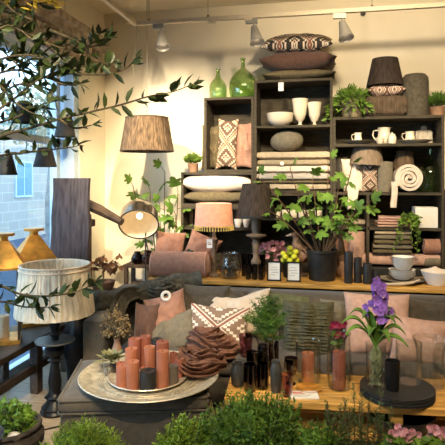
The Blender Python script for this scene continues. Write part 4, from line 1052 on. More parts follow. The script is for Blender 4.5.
# succulent in glass and dried plant on the tray
PG = on(111, 373, ZTR+.01); s = k(111, PG.y)
t = T('succulent_glass', 'pale rosette succulent in a glass cup on the tray', 'potted plant', (PG.x, PG.y, ZTR+.0105))
MB().lathe(shell([(7*s,0),(8*s,2*s),(8.6*s,10*s),(8.9*s,17*s)], .003), 28).build('cup', 'glass', t)
MB().lathe([(0,.006),(7.2*s,.006),(8.0*s,8*s),(0,9*s)], 20).build('soil', mat('grey_gravel', (.16,.14,.12), .9, .4, 60, .5, 60), t)
lv = MB()
for i in range(34):
    a = i*2.4; e = .1+.045*i/1.2; lv.leaf((.008*math.cos(a), .008*math.sin(a), 13*s), (math.cos(a), math.sin(a), 1.5-i*.048), (.05+.0018*i), .034, -.12, (0,0,1), .55)
lv.build('leaves', 'sucl', t)
PG = on(120, 352, ZTR+.01); s = k(120, 3.5)
t = T('dried_plant', 'dried tan flower bunch in a pale vase at the back of the tray', 'potted plant', (XX(117, 3.36), 3.36, ZTR+.0105))
MB().lathe(shell([(.03,0),(.038,.03),(.026,.06),(.02,.09),(.026,.11)], .004), 20).build('vase', 'clay', t)
st = MB(); lv = MB()
for i in range(90):
    a = rnd(0,2*PI); q = R.random()**.6; e = Vector((.10*q*math.cos(a), .08*q*math.sin(a), .10+.19*R.random()*(1-.3*q)+.03))
    st.tube([(0,0,.09), e*.6+Vector((0,0,.06)), e], .0014, 3)
    for j in range(7): lv.leaf(e+Vector((R.gauss(0,.012), R.gauss(0,.012), R.gauss(0,.014))), (R.gauss(0,1), R.gauss(0,1), R.gauss(0,1)), .016, .012)
st.build('stem', 'dryt', t); lv.build('flowers', 'dryt', t)
# ================================================================== COFFEE TABLE
ZF = ZT_+.001
def tb_on(px, pyb, w=0):
    p = on(px, pyb, ZF); p.y += w/2*k(px, p.y); p.x = XX(px, p.y); return p
def vessel(name, label, px, pyb, prof, m, cat, group=None, th=.003, n=28, wm=1):
    w = max(r for r, h in prof)*2; p = tb_on(px, pyb, w); s = k(px, p.y)
    return one(name, MB().lathe(shell([(r*s*wm, h*s) for r, h in prof], th), n), m, label, cat, p, group=group)
def cutglass(name, label, px, pyb, r, h, m, group):
    p = tb_on(px, pyb, 2*r); s = k(px, p.y)
    return one(name, MB().lathe(shell([(r*.72*s,0),(r*.78*s,h*.1*s),(r*.9*s,h*.55*s),(r*s,h*s)], .004), 32, mod=lambda i: 1+.035*(i % 2)), m, label, cat='glass', loc=p, group=group)
urn = [(5,0),(6.4,2),(7.2,8),(7,16),(5.6,20.5),(5.2,22),(5.8,23.5)]
vessel('stoneware_jar', 'dark grey stoneware jar at the left end of the coffee table', 238, 388.5, urn, 'slate', 'vase', 'grey stoneware vases', .006)
vessel('stoneware_vase', 'tall slate grey vase in the middle of the dark glasses', 276, 394, [(4.6,0),(5.2,3),(6,14),(5.8,22),(4.4,28),(4.1,30),(4.7,31)], 'slate', 'vase', 'grey stoneware vases', .006)
GD = 'dark plum glasses on the coffee table'
for px, py, r, h, lab in ((250, 393.5, 6.8, 30, 'dark plum tumbler in front beside the dark grey jar'), (262.5, 391, 6.4, 28, 'dark plum tumbler in front beside the slate vase'), (252, 377, 6.2, 26, 'dark plum glass behind, under the purple cut tumbler'), (263, 374, 6, 30, 'dark plum bottle glass behind the front tumblers'), (273, 371, 6, 30, 'dark plum glass at the back below the fern vase')):
    h *= .9; vessel('tumbler', lab, px, py, [(r*.82,0),(r*.9,1),(r,h*.5),(r*.96,h)], 'dglass', 'glass', GD)
# purple cut tumbler standing on an upturned box
pz = on(246, 373, ZF); s = k(246, pz.y+.12)
bx = one('riser_box', MB().rbox((-.05,-.05,0), (.05,.05,.085), .006), 'dgrey', 'dark riser box below the purple cut glass', 'box', (XX(244, 3.46), 3.46, ZF))
s = k(246, 3.46); one('cut_tumbler', MB().lathe(shell([(5.4*s,0),(6*s,2*s),(7*s,21*s)], .004), 30, mod=lambda i: 1+.04*(i % 2)), 'pglass', 'purple cut glass tumbler at the left, raised behind the jars', 'glass', (XX(246, 3.46), 3.46, ZF+.0865), group='purple cut glass tumblers')
cutglass('cut_tumbler', 'small purple cut glass tumbler at the front edge of the table', 287, 398.5, 6.2, 22, 'pglass', 'purple cut glass tumblers')
p = tb_on(291, 386, 12); s = k(291, p.y)
t = T('goblet', 'dark plum goblet behind the small purple tumbler', 'glass', p)
MB().lathe([(0,0),(5*s,0),(4.8*s,.8*s),(1*s,1.6*s),(.9*s,7*s),(4.5*s,10*s),(6.8*s,16*s),(6.6*s,26*s),(6.1*s,26*s),(6.2*s,16*s),(4*s,11*s),(0,9*s)], 28).build('bowl', 'dglass', t)
# asparagus fern in a flared glass vase
p = Vector((XX(264, 3.52), 3.52, ZF)); s = k(264, 3.52)
p.y = 3.40; p.x = XX(266, 3.40); s = k(266, 3.40)
t = T('fern_vase', 'feathery asparagus fern standing in a flared glass vase', 'vase of fern', p)
MB().lathe(shell([(9*s,0),(10*s,2*s),(9*s,16*s),(8*s,28*s),(11*s,38*s),(14*s,43*s)], .004), 32).build('vase', 'glass', t)
MB().lathe([(0,.006),(8.6*s,.006),(8.6*s,10*s),(0,10*s)], 24).build('water', 'dglass', t)
st = MB(); lv = MB()
for i in range(84):
    a = rnd(0,2*PI); q = R.random()**.6
    e = Vector((27*s*q*math.cos(a)+1*s, 20*s*q*math.sin(a), (36+44*math.sqrt(max(0,1-q*q*.75))*R.random()**.5)*s))
    b = Vector((0,0,30*s)); mid = Vector((e.x*.3, e.y*.3, e.z*.9))
    pts = [b*(1-f)**2+mid*2*f*(1-f)+e*f*f for f in (0,.25,.5,.75,1)]; st.tube(pts, .0013, 3)
    for j in range(46):
        f = rnd(.35, 1); pp_ = b*(1-f)**2+mid*2*f*(1-f)+e*f*f
        lv.leaf(pp_, Vector((R.gauss(0,1), R.gauss(0,1), R.gauss(.2,.8))), rnd(.018,.034), .0045, .1)
st.build('stem', 'stem', t); lv.build('foliage', 'fern', t)
# hurricane vases with candles
def hurricane(label, px, pyb, wpx, hpx, cw, ch, m='terra', bulge=0, group='glass hurricanes with candles', lab2=''):
    p = tb_on(px, pyb, wpx); s = k(px, p.y); r = wpx*s/2; h = hpx*s
    t = T('hurricane_vase', label, 'candle holder', p, group=group)
    pr = [(r*.8,0),(r*.92,.008),(r*(1+bulge*.6),h*.25),(r*(1+bulge),h*.5),(r*(1+bulge*.4),h*.78),(r*.96,h*.93),(r*1.02,h)]
    MB().lathe(shell(pr, .0035), 40).build('glass', 'glass', t)
    if cw: candle('pillar_candle', lab2, p.x, p.y, p.z+.006, cw*s/2, ch*s, m, 'candles inside glass vases')
    return p
hurricane('straight glass cylinder vase holding a terracotta candle, behind the napkin', 308, 386.5, 25, 41, 12.5, 28, lab2='terracotta candle inside the cylinder vase behind the napkin')
hurricane('rounded glass hurricane vase with a brown red candle, left of the orchid', 339, 393, 23, 56, 13, 36, 'terra2', .05, lab2='brown red candle inside the rounded hurricane vase left of the orchid')
vessel('small_tumbler', 'small clear glass in front of the cylinder candle vase', 314, 386.5, [(4,0),(4.3,1),(5,16)], 'glass', 'glass', None, .0025)
p = tb_on(309, 391.5, 12); s = k(309, p.y)
one('gold_dish', MB().lathe(shell([(9*s,0),(10*s,.8*s),(13*s,2*s)], .003), 36), 'brass', 'shallow golden dish below the small clear glass', 'dish', (p.x, p.y, ZF))
p = on(304, 396.5, ZF); s = k(304, p.y)
t = T('printed_card', 'white printed card with a red heading lying at the table edge', 'card', (p.x, p.y+.012, ZF), TR+.1)
MB().box((-14*s,-.05,0), (14*s,.05,.008)).build('sheet', 'paper', t, smooth=False)
ln = MB().box((-11*s,.022,.0081), (-1*s,.034,.0086)).box((-11*s,.006,.0081), (1*s,.014,.0086)); ln.build('red_print', 'red', t, smooth=False)
ln = MB()
for j in range(4): ln.box((-11*s,-.008-j*.010,.0081), ((8-j*2)*s,-.005-j*.010,.0086))
ln.build('grey_print', 'ink', t, smooth=False)
# black plate stack with things on it
pc = on(397, 390, ZF+.03); s = k(397, pc.y); RP = 36*s
z = ZF; GPb = 'black plates stacked on the coffee table'
for i in range(5):
    one('black_plate', MB().lathe([(0,0),(RP*.78,0),(RP*.93,.004),(RP,.011),(RP*.995,.0135),(RP*.92,.0085),(RP*.78,.0055),(0,.0055)], 64), 'slate' if i % 2 else 'blackm',
        ['lowest black plate of the stack on the coffee table','second lowest black plate of the stack','middle black plate of the stack','second black plate from the top of the stack','topmost black plate, carrying the orchid and glasses'][i], 'plate', (pc.x, pc.y, z), group=GPb)
    z += .0102
ZP = z-.0102+.0062
def pt_on(px, pyb, w): 
    p = on(px, pyb, ZP); p.y += w/2*k(px, p.y); p.x = XX(px, p.y); return p
p = pt_on(392.5, 392.5, 15); s = k(392.5, p.y)
one('black_tumbler', MB().lathe(shell([(6*s,0),(6.6*s,2*s),(7.4*s,29*s)], .004), 28), 'black', 'black tumbler standing on the black plates beside the orchid vase', 'glass', p)
p = pt_on(409, 387, 25); s = k(409, p.y)
one('cylinder_vase', MB().lathe(shell([(11.5*s,0),(12.5*s,.01),(12.7*s,40*s)], .0035), 40), 'glass', 'empty clear cylinder vase on the right of the black plates', 'vase', (p.x, p.y+.01, ZP))
# orchid
p = pt_on(376, 389, 20); s = k(376, p.y)
t = T('orchid', 'purple orchid with strappy leaves and bare roots in a glass vase', 'potted plant', p)
MB().lathe(shell([(8.5*s,0),(9*s,.01),(10.4*s,42*s)], .0035), 36).build('vase', 'glass', t)
rt = MB()
for i in range(34):
    a = rnd(0,2*PI); q = 8*s*R.random()**.5; pts = [(.3*q*math.cos(a), .3*q*math.sin(a), 40*s)]
    for j in range(1, 6): b = a+rnd(-1.5,1.5); qq = q*rnd(.4,1); pts.append((qq*math.cos(b), qq*math.sin(b), max(.012, (40-8*j+rnd(-3,3))*s)))
    rt.tube(pts, .004, 5)
rt.build('roots', mat('orchid_root', (.25,.27,.13), .7, .3, 20), t)
lv = MB()
for i, (dx, dy, h, L) in enumerate(((-34,-4,66,40),(-26,3,74,40),(-30,-9,56,34),(28,-4,58,36),(26,4,68,38),(30,-9,46,36),(18,-10,70,30),(-14,-9,74,34),(20,8,76,30),(-8,-12,56,26),(12,-14,52,26))):
    base = Vector((0, 0, (34+i)*s)); e = Vector((dx*s, dy*s, h*s*.92)); mid = Vector((dx*.45*s, dy*.4*s, (h+14)*s))
    side = Vector((dx, dy, 0)).normalized().cross(Vector((0,0,1)))
    def fn(u, v, base=base, e=e, mid=mid, side=side):
        c = base*(1-u)**2+mid*2*u*(1-u)+e*u*u; w = 5.4*s*(min(1, .5+u*2)*(1-u**4)+.03)
        return c+side*((v-.5)*2*w)+Vector((0,0,abs(v-.5)*2*w*.5))
    lv.drape(fn, 14, 4, .003)
lv.build('leaves', 'figl', t)
sp = MB().tube([(0,0,40*s), (2*s,-2*s,70*s), (3*s,-3*s,92*s), (0,-2*s,108*s)], .004, 6).build('flower_stem', 'stem', t)
for i in range(44):
    fl_ = MB()
    a = rnd(0,2*PI); h = 64+40*(i/43); q = 15*(1-.6*(i/43))*rnd(.35,1)
    c_ = Vector((1.5*s+q*s*math.cos(a), -2*s+q*s*.8*math.sin(a), h*s)); n_ = Vector((math.cos(a), math.sin(a)-.8, .1)).normalized()
    ux = n_.cross(Vector((0,0,1))).normalized(); uy = ux.cross(n_)
    for j in range(5):
        b = 2*PI*j/5+.3; fl_.leaf(c_, ux*math.cos(b)+uy*math.sin(b)+n_*.25, 5.0*s, 4.4*s, -.1, n_, .5)
    fl_.ball(c_+n_*.006, .006, 5); fl_.build('flower', 'purple', t)
# right hand glasses
vessel('glass_bowl_vase', 'round clear glass bowl at the right photo edge of the table', 447, 379, [(7,0),(11,4),(13.5,13),(12.5,22),(11.5,28)], 'glass', 'vase', None, .003)
p = Vector((XX(430, 3.40), 3.40, ZF)); s = k(430, 3.40)
one('tall_glass_vase', MB().lathe(shell([(13*s,0),(14*s,2*s),(12.5*s,20*s),(13.5*s,36*s),(17*s,47*s)], .0035), 40), 'glass', 'flared clear glass vase in front of the right rose cushion', 'vase', p)
# red flowers on the sofa end
t = T('red_flower_pot', 'small pot of dark red flowers between ruched and rose cushions', 'potted plant', (XX(338, 3.42), 3.42, ZF))
s = k(338, 3.42)
MB().lathe(shell([(5*s,0),(6.5*s,14*s),(7*s,26*s)], .004), 24).build('pot', 'blackm', t)
st = MB(); lv = MB()
for i in range(26):
    fl_ = MB()
    a = rnd(0,2*PI); q = 7*s*R.random()**.5; c_ = Vector((q*math.cos(a), q*math.sin(a), (42+12*R.random())*s)); st.tube([(0,0,24*s), c_], .0018, 4)
    for j in range(6): b = 2*PI*j/6; fl_.leaf(c_, (math.cos(b), -.5+rnd(-.3,.3), math.sin(b)), 3.6*s, 3*s, -.1, (0,-1,.3))
    fl_.build('flower', 'mag', t)
    lv.leaf(c_*.8, (R.gauss(0,1), R.gauss(0,1), .4), 8*s, 5*s)
st.build('stem', 'stem', t); lv.build('leaves', 'shrubd', t)
# under the table
one('dark_basin', MB().lathe(shell([(.14,0),(.19,.05),(.20,.10)], .01), 32), 'black', 'black basin on the lower shelf of the coffee table', 'basin', (XX(400, 3.22), 3.22, .187))

# ================================================================== LEFT: BENCH, LANTERNS, LAMP
BX0, BX1, BY0, BY1, BZ = -2.53, -2.14, 2.55, 4.24, .44
t = T('bench', 'dark worn wooden bench along the shop window', 'bench', ((BX0+BX1)/2, BY0, 0))
hw = (BX1-BX0)/2; Lb = BY1-BY0
MB().rbox((-hw, 0, BZ-.055), (hw, Lb, BZ), .012).build('seat', 'dwood', t)
for x in (-hw+.05, hw-.05):
    for y in (.12, Lb-.55, Lb-.08): MB().rbox((x-.035, y-.04, 0), (x+.035, y+.04, BZ-.056), .01).build('leg', 'dwood', t)
MB().box((hw-.075, .16, .17), (hw-.035, Lb-.12, .23)).build('stretcher', 'dwood', t, smooth=False)
def lantern(label, px, Y, W, H, rz, X=None):
    x = XX(px, Y) if X is None else X
    t = T('lantern', label, 'lantern', (x, Y, BZ+.001), rz, 'brass roofed lanterns')
    b = .018; w = W/2; zb = .03; he = H*.68
    MB().box((-w,-w,0), (w,w,zb)).build('base', 'brass', t, smooth=False)
    for a, c_ in ((-1,-1),(1,-1),(1,1),(-1,1)):
        MB().box((a*w-(b if a > 0 else 0), c_*w-(b if c_ > 0 else 0), zb), (a*w+(b if a < 0 else 0), c_*w+(b if c_ < 0 else 0), he)).build('post', 'rust', t, smooth=False)
    g = MB(); q = w-b/2
    for a in (-1, 1): g.box((a*q-.002, -w+b, zb), (a*q+.002, w-b, he)); g.box((-w+b, a*q-.002, zb), (w-b, a*q+.002, he))
    g.build('pane', 'glass', t, smooth=False)
    e = w*1.28; c2 = w*.30; z1 = he; z2 = H*.93
    vs = [(-e,-e,z1),(e,-e,z1),(e,e,z1),(-e,e,z1),(-e,-e,z1+.015),(e,-e,z1+.015),(e,e,z1+.015),(-e,e,z1+.015),(-c2,-c2,z2),(c2,-c2,z2),(c2,c2,z2),(-c2,c2,z2)]
    MB()._add(vs, [(3,2,1,0),(0,1,5,4),(1,2,6,5),(2,3,7,6),(3,0,4,7),(4,5,9,8),(5,6,10,9),(6,7,11,10),(7,4,8,11),(8,9,10,11)]).build('roof', 'brass', t, smooth=False)
    MB().lathe([(0,z2),(c2*.95,z2),(c2*.95,H*.97),(c2*2.2,H*.975),(c2*2.2,H),(0,H)], 20).build('cap', 'brass', t)
    candle('pillar_candle', 'ivory candle inside the '+('front' if px < 20 else 'rear')+' brass lantern', x, Y, BZ+.001+zb+.002, .045, .16, 'cream', 'candles inside the lanterns')
    return t
lantern('brass roofed lantern nearest the front on the window bench', 3, 3.52, .25, .81, PI/4-.25)
lantern('brass roofed lantern behind the first, beside the dark plank', 34, 4.02, .25, .80, PI/4-.1)
# floor lamp
FX, FY = XX(55, 3.4), 3.4
t = T('floor_lamp', 'black turned floor lamp with ivory fringed shade and small round table', 'floor lamp', (FX, FY, 0))
s = k(50, 3.4)
MB().lathe([(0,0),(.115,0),(.12,.015),(.105,.03),(.11,.045),(.075,.075),(.06,.10),(.085,.115),(.06,.13),(.045,.16),(.055,.22),(.038,.32),(.032,.36),(.06,.375),(.035,.39),(.075,.425),(.085,.455),(.05,.485),(.03,.505),(.03,.54),(.05,.555),(.028,.575),(.04,.61),(.05,.635),(.03,.66),(.022,.70),(.018,.78),(.018,.86),(0,.86)], 32, mod=lambda i: .86).build('base', 'black', t)
MB().lathe([(.03,.505),(.135,.505),(.14,.511),(.135,.517),(.03,.517)], 48).build('table_disc', mat('grey_disc_paint', (.05,.052,.05), .3, .1, 10), t)
zs0, zs1 = ZZ(55, 313, 3.4), ZZ(55, 264.5, 3.4)
MB_ = strandshade(.275, .236, zs1-zs0, 160, 11, .016)
MB_.v = [(x, y, z+zs0) for x, y, z in MB_.v]; MB_.build('lamp_shade', 'fringe', t)
for r, z in ((.240, zs1), (.243, zs1-.03)): MB().lathe([(r+.006*math.cos(a*PI/4), z+.006*math.sin(a*PI/4)) for a in range(9)], 48).build('shade_trim', 'cream', t)
wr = MB()
for a in (0, 2*PI/3, 4*PI/3): wr.tube([(0,0,zs1-.06), (.235*math.cos(a+.4), .235*math.sin(a+.4), zs1-.01)], .003, 5)
wr.tube([(0,0,.85),(0,0,zs1-.05)], .008, 8); wr.build('shade_carrier', 'wire', t)
one('power_cord', MB().tube([(FX+.10,FY-.05,.008),(FX+.16,FY-.18,.006),(FX+.05,FY-.28,.006),(FX+.02,FY-.40,.006),(FX+.12,FY-.45,.006),(FX+.10,FY-.62,.006)], .005, 6), 'wire_b', 'black power cord curling on the floor beside the lamp base', 'cord')
# black vase beside the sofa arm
one('tall_black_vase', MB().lathe(shell([(.07,0),(.085,.03),(.115,.25),(.12,.42),(.08,.54),(.06,.57),(.075,.60)], .008), 36), 'black', 'tall shiny black vase on the floor beside the sofa arm', 'vase', (XX(78, 3.95), 3.95, 0))
# plank and rough beam
Yp = 4.32
x0, x1 = XX(48, Yp), XX(87, Yp); zt_ = ZZ(70, 178, Yp)
t = MB(); nseg = 14; vs = []; fs = []
for i in range(nseg+1):
    f = i/nseg; z = zt_*f; a = max(-2.53, x0-.03+.055*f)+.004*math.sin(i*2.1); b_ = x1-.01+.006*math.sin(i*1.3+1)
    vs += [(a, 0, z), (b_, 0, z), (b_, .045, z), (a, .045, z)]
for i in range(nseg):
    for j in range(4): q = (j+1) % 4; fs.append((i*4+j, i*4+q, i*4+4+q, i*4+4+j))
fs += [(3,2,1,0), tuple(nseg*4+j for j in range(4))]
t._add([(x-(x0+x1)/2, y, z) for x, y, z in vs], fs)
one('wooden_plank', t, 'plank', 'tall dark weathered plank leaning upright beside the window', 'plank', ((x0+x1)/2, Yp, 0), rx=-.03)
pb = at(88, 214, 4.62)
t = T('wooden_trestle', 'rough dark wooden post with a slanting beam right of the plank', 'trestle', (pb.x, 4.62, 0))
MB().rbox((-.028,-.03,0), (.028,.03,pb.z-.0), .012).build('post', 'rust', t)
e1, e2 = at(80, 201, 4.62)-Vector((pb.x, 4.62, 0)), at(122, 222, 4.50)-Vector((pb.x, 4.62, 0))
MB().tube([e1, (e1+e2)/2+Vector((0,0,.008)), e2], [.055,.05,.035], 8).build('beam', 'rust', t)
MB().rbox((-.05,-.045,pb.z-.12), (.06,.045,pb.z-.05), .015).build('clamp', 'rust', t)
# little side tables at the corner
def sidetable(label, x, Y, w, d, h):
    t = T('side_table', label, 'table', (x, Y, 0), group='small dark tables in the corner')
    MB().rbox((-w/2,-d/2,h-.03), (w/2,d/2,h), .006).build('table_top', 'rust', t)
    for a in (-1, 1):
        for c_ in (-1, 1): MB().box((a*(w/2-.03)-.018, c_*(d/2-.03)-.018, 0), (a*(w/2-.03)+.018, c_*(d/2-.03)+.018, h-.031)).build('leg', 'rust', t, smooth=False)
    MB().box((-w/2+.05,-d/2+.02,h-.22), (w/2-.05,d/2-.02,h-.20)).build('shelf', 'rust', t, smooth=False)
    return h
hA = ZZ(139, 264, 5.0)
sidetable('small dark table behind the dome lamp with glass vases on it', XX(141, 5.05), 5.05, .30, .26, hA)
for px, r, m, lab in ((137.5, .065, 'dglass', 'round smoky glass vase left of the other on the corner table'), (148, .075, 'pglass', 'round brownish glass vase near the mauve cushion on the corner table')):
    one('round_vase', MB().lathe(shell([(r*.6,0),(r*.95,r*.4),(r,r*.85),(r*.7,r*1.5),(r*.5,r*1.7),(r*.62,r*1.85)], .004), 28), m, lab, 'vase', (XX(px, 5.02), 5.02, hA+.001), group='round vases on the corner table')
hB = ZZ(102, 290, 4.55)
sidetable('small dark table in the corner carrying the dried plant', XX(103, 4.55), 4.55, .26, .24, hB)
bushy_pot = T('dried_plant', 'dry brown leafed plant in a brown bowl in the bright corner', 'potted plant', (XX(103, 4.52), 4.52, hB+.001))
MB().lathe(shell([(.07,0),(.10,.04),(.115,.09)], .008), 28).build('pot', 'clay', bushy_pot)
st = MB(); lv = MB()
st.tube([(0,0,.05),(.005,0,.16),(.0,.01,.24)], .007, 6)
for i in range(22):
    a = rnd(0,2*PI); q = rnd(.05,.17); e = Vector((q*math.cos(a)+.02, q*math.sin(a)*.6, .24+rnd(-.06,.10))); st.tube([(0,0,.2), e], .0025, 4)
    for j in range(4): lv.leaf(e, (R.gauss(0,1), R.gauss(0,1), -.5+R.gauss(0,.5)), .055, .032, .3)
st.build('stem', 'dstem', bushy_pot); lv.build('leaves', 'dryl', bushy_pot)
# dome floor lamp
Cd = at(139, 222, 4.62); s = k(139, 4.62); rd = 19.3*s
t = T('dome_lamp', 'lit metal dome floor lamp on a thin black stand in the corner', 'floor lamp', (Cd.x, 4.62+.10, 0))
ax = Vector((.20, -.72, -.62)).normalized()
mt = Matrix.Translation((0, -.10, Cd.z)) @ ax.to_track_quat('Z', 'Y').to_matrix().to_4x4()
pr = []
for i in range(13): a = PI/2*i/12; pr.append((rd*math.sin(a), -rd*math.cos(a)))
MB().lathe(pr+[(rd, rd*.5)]+[(rd-.004, rd*.5)]+[((r-.004 if r > .01 else 0), z+.004) for r, z in pr[::-1]], 48, mtx=mt @ Matrix.Translation((0,0,-rd*.30))).build('dome', 'chrome', t)
pi_ = [((r-.0055 if r > .01 else 0), z+.0055) for r, z in pr]
MB().lathe(pi_+[(rd-.0055, rd*.49)], 48, mtx=mt @ Matrix.Translation((0,0,-rd*.30))).build('inner_lining', 'rimcream', t)
MB().lathe([(rd+.004+.006*math.cos(a*PI/4), rd*.5+.006*math.sin(a*PI/4)) for a in range(9)], 48, mtx=mt @ Matrix.Translation((0,0,-rd*.30))).build('rim', 'blackm', t)
bl = mt @ Vector((0,0,-rd*.45)); MB().ball(tuple(bl), .03, 10).build('bulb', 'bulb', t)
bx_ = .03
MB().tube([(bx_,0,.012),(bx_,0,Cd.z-rd*.62)], .0075, 8).build('stand', 'blackm', t)
MB().lathe([(0,0),(.13,0),(.13,.012),(.02,.02),(0,.02)], 32, c=(bx_,0,0)).build('base', 'blackm', t)
# raffia pendant
Yp = 4.72; s = k(147, Yp)
t = T('pendant_lamp', 'large brown raffia pendant lamp hanging in front of the wall', 'pendant lamp', (XX(147, Yp), Yp, ZZ(147, 151, Yp)))
MB_ = strandshade(26.6*s, 21*s, 33*s, 150, 21, .014); MB_.build('lamp_shade', 'raffia', t)
for r, z in ((26.6*s, 0), (21*s, 33*s)): MB().lathe([(r+.007*math.cos(a*PI/4), z+.007*math.sin(a*PI/4)) for a in range(9)], 48).build('shade_band', 'rustbox', t)
MB().tube([(0,0,28*s),(0,0,HC-ZZ(147,151,Yp))], .0028, 5).build('cord', 'wire', t)
MB().ball((0,0,13*s), .04, 10).lathe([(.0,.04),(.018,.04),(.018,.10),(0,.10)], 12, c=(0,0,13*s)).build('bulb', 'bulb_off', t)
cw_ = MB()
for a in (0, 2*PI/3, 4*PI/3): cw_.tube([(0,0,29*s),(20.5*s*math.cos(a),20.5*s*math.sin(a),32.5*s)], .003, 5)
cw_.build('shade_carrier', 'wire', t)
PEND = Vector((XX(147, Yp), Yp, ZZ(147, 151, Yp)+12*s))
# small dark pendants in the window
for px, pt, pb_, w, Y, lab in ((4, 155, 175, 26, 3.95, 'small dark pendant shade lowest at the left photo edge'), (24.5, 103, 123, 25, 3.95, 'small dark pendant shade hanging highest in the window'), (45, 148, 167, 23, 4.25, 'small dark pendant shade in the window above the plank'), (65, 115, 137, 21, 4.5, 'small dark pendant shade near the right window frame')):
    s = k(px, Y); z = ZZ(px, pb_, Y); h = (pb_-pt)*s
    t = T('window_pendant', lab, 'pendant lamp', (XX(px, Y), Y, z), group='small dark pendants in the window')
    sh_ = strandshade(w*s/2, w*s*.30, h, 40, px if isinstance(px, int) else 5, .01); sh_.build('lamp_shade', 'wshade', t)
    MB().tube([(0,0,h*.6),(0,0,HC-z)], .002, 4).build('cord', 'wire_b', t)
    MB().lathe([(0,h*.55),(.02,h*.55),(.02,h*1.04),(w*s*.28,h*1.0),(w*s*.28,h*.97),(0,h*.97)], 16).build('cap', 'wshade', t)
# fig tree by the wall behind the cushions
ol = (XX(168, 5.22), 5.22, 0)
fig_plant('fig_tree', 'leafy fig tree in the corner between dome lamp and left crates', ol, .13, .28, 'potd',
    [(rel(165, 172, 5.2, ol), (-.02,-.05,.1)), (rel(150, 190, 5.1, ol), (-.06,-.05,.2)), (rel(178, 190, 5.12, ol), (.05,-.05,.2)), (rel(160, 205, 5.1, ol), (-.03,-.05,.2)), (rel(176, 215, 5.08, ol), (.03,-.08,.2)), (rel(133, 186, 5.2, ol), (-.08,0,.3))], .14, nleaf=8)

# ================================================================== FOREGROUND PLANTS
def shrub(name, label, px, pytop, Y, wpx, hm, n, leafm, L, W, potm='potd', up=.7, cat='potted shrub', spiky=0, group=None, zc=None, dk=.9):
    s = k(px, Y); ztop = ZZ(px, pytop, Y); rx = wpx*s/2; zc = ztop-hm if zc is None else zc
    t = T(name, label, cat, (XX(px, Y), Y, 0), group=group)
    pr_ = rx*.55; ph = max(.12, zc-.02)
    MB().lathe(shell([(pr_*.75,0),(pr_*.95,ph*.6),(pr_,ph*.95),(pr_*1.06,ph)], .015), 28).build('pot', potm, t)
    MB().lathe([(0,ph*.9),(pr_*.9,ph*.9)], 20).build('soil', 'soil', t)
    st = MB(); lv = MB()
    for i in range(n):
        a = rnd(0,2*PI); el = math.asin(R.random()**.8); q = rnd(.72, 1.0)*(1+.14*noise.noise(Vector((math.cos(a)*2.2+px, math.sin(a)*2.2, el*2.5))))
        d = Vector((math.cos(a)*math.cos(el), math.sin(a)*math.cos(el), math.sin(el)))
        e = Vector((d.x*rx*q, d.y*rx*dk*q, zc+d.z*(ztop-zc)*q*(1+spiky*(R.random()-.6))))
        b = Vector((d.x*rx*.25, d.y*rx*.25, zc-.03))
        if i % 4 == 0: st.tube([b, (b+e)/2+Vector((0,0,.02)), e], .0016, 3)
        dirv = (d+Vector((0,0,up))).normalized()
        for j in range(9):
            f = j/9*.09; lv.leaf(e-dirv*f, dirv*.7+Vector((R.gauss(0,.6), R.gauss(0,.6), R.gauss(0,.5))), L*rnd(.7,1.3), W*rnd(.8,1.2), .1)
    st.build('stem', 'stem', t); lv.build('leaves', leafm, t)
    return t
shrub('thyme_bush', 'big dark green thyme bush in front of the coffee table', 254, 393, 2.32, 150, .36, 1300, 'shrubd', .019, .008)
shrub('thyme_bush', 'green thyme bush left of the biggest one, in front of the ottoman', 186, 415, 2.26, 76, .26, 600, 'shrub', .019, .008)
shrub('heath_bush', 'bright green heath bush in front of the ottoman corner', 84, 421, 2.2, 104, .27, 900, 'shrub', .022, .0055, up=1.2)
shrub('thyme_bush', 'low green thyme bush at the bottom right of the biggest bush', 318, 420, 2.2, 66, .22, 420, 'shrubd', .018, .008)
# rosemary
t = T('rosemary', 'upright rosemary sprigs in front of the coffee table', 'potted herb', (XX(358, 2.35), 2.35, 0))
MB().lathe(shell([(.12,0),(.15,.3),(.16,.34)], .012), 24).build('pot', 'potd', t); MB().lathe([(0,.31),(.14,.31)], 20).build('soil', 'soil', t)
st = MB(); lv = MB()
for i in range(40):
    px = rnd(326, 392); py = rnd(398, 436) if i > 3 else (385, 388, 398, 393)[i]; px = px if i > 3 else (354, 381, 345, 362)[i]
    Y = 2.35+rnd(-.1,.1); e = at(px, py, Y)-Vector((XX(358,2.35), 2.35, 0)); b = Vector((e.x*.5, e.y*.6, .30)); mid = Vector((e.x*.95, e.y, (b.z+e.z)*.5))
    pts = [b*(1-f)**2+mid*2*f*(1-f)+e*f*f for f in [q/7 for q in range(8)]]; st.tube(pts, .002, 4)
    for j in range(110):
        f = rnd(.1,1); p = b*(1-f)**2+mid*2*f*(1-f)+e*f*f; a = rnd(0,2*PI); lv.leaf(p, (math.cos(a), math.sin(a), rnd(.3,1.2)), rnd(.016,.026), .0035, .1)
st.build('stem', 'dstem', t); lv.build('leaves', 'rosem', t)
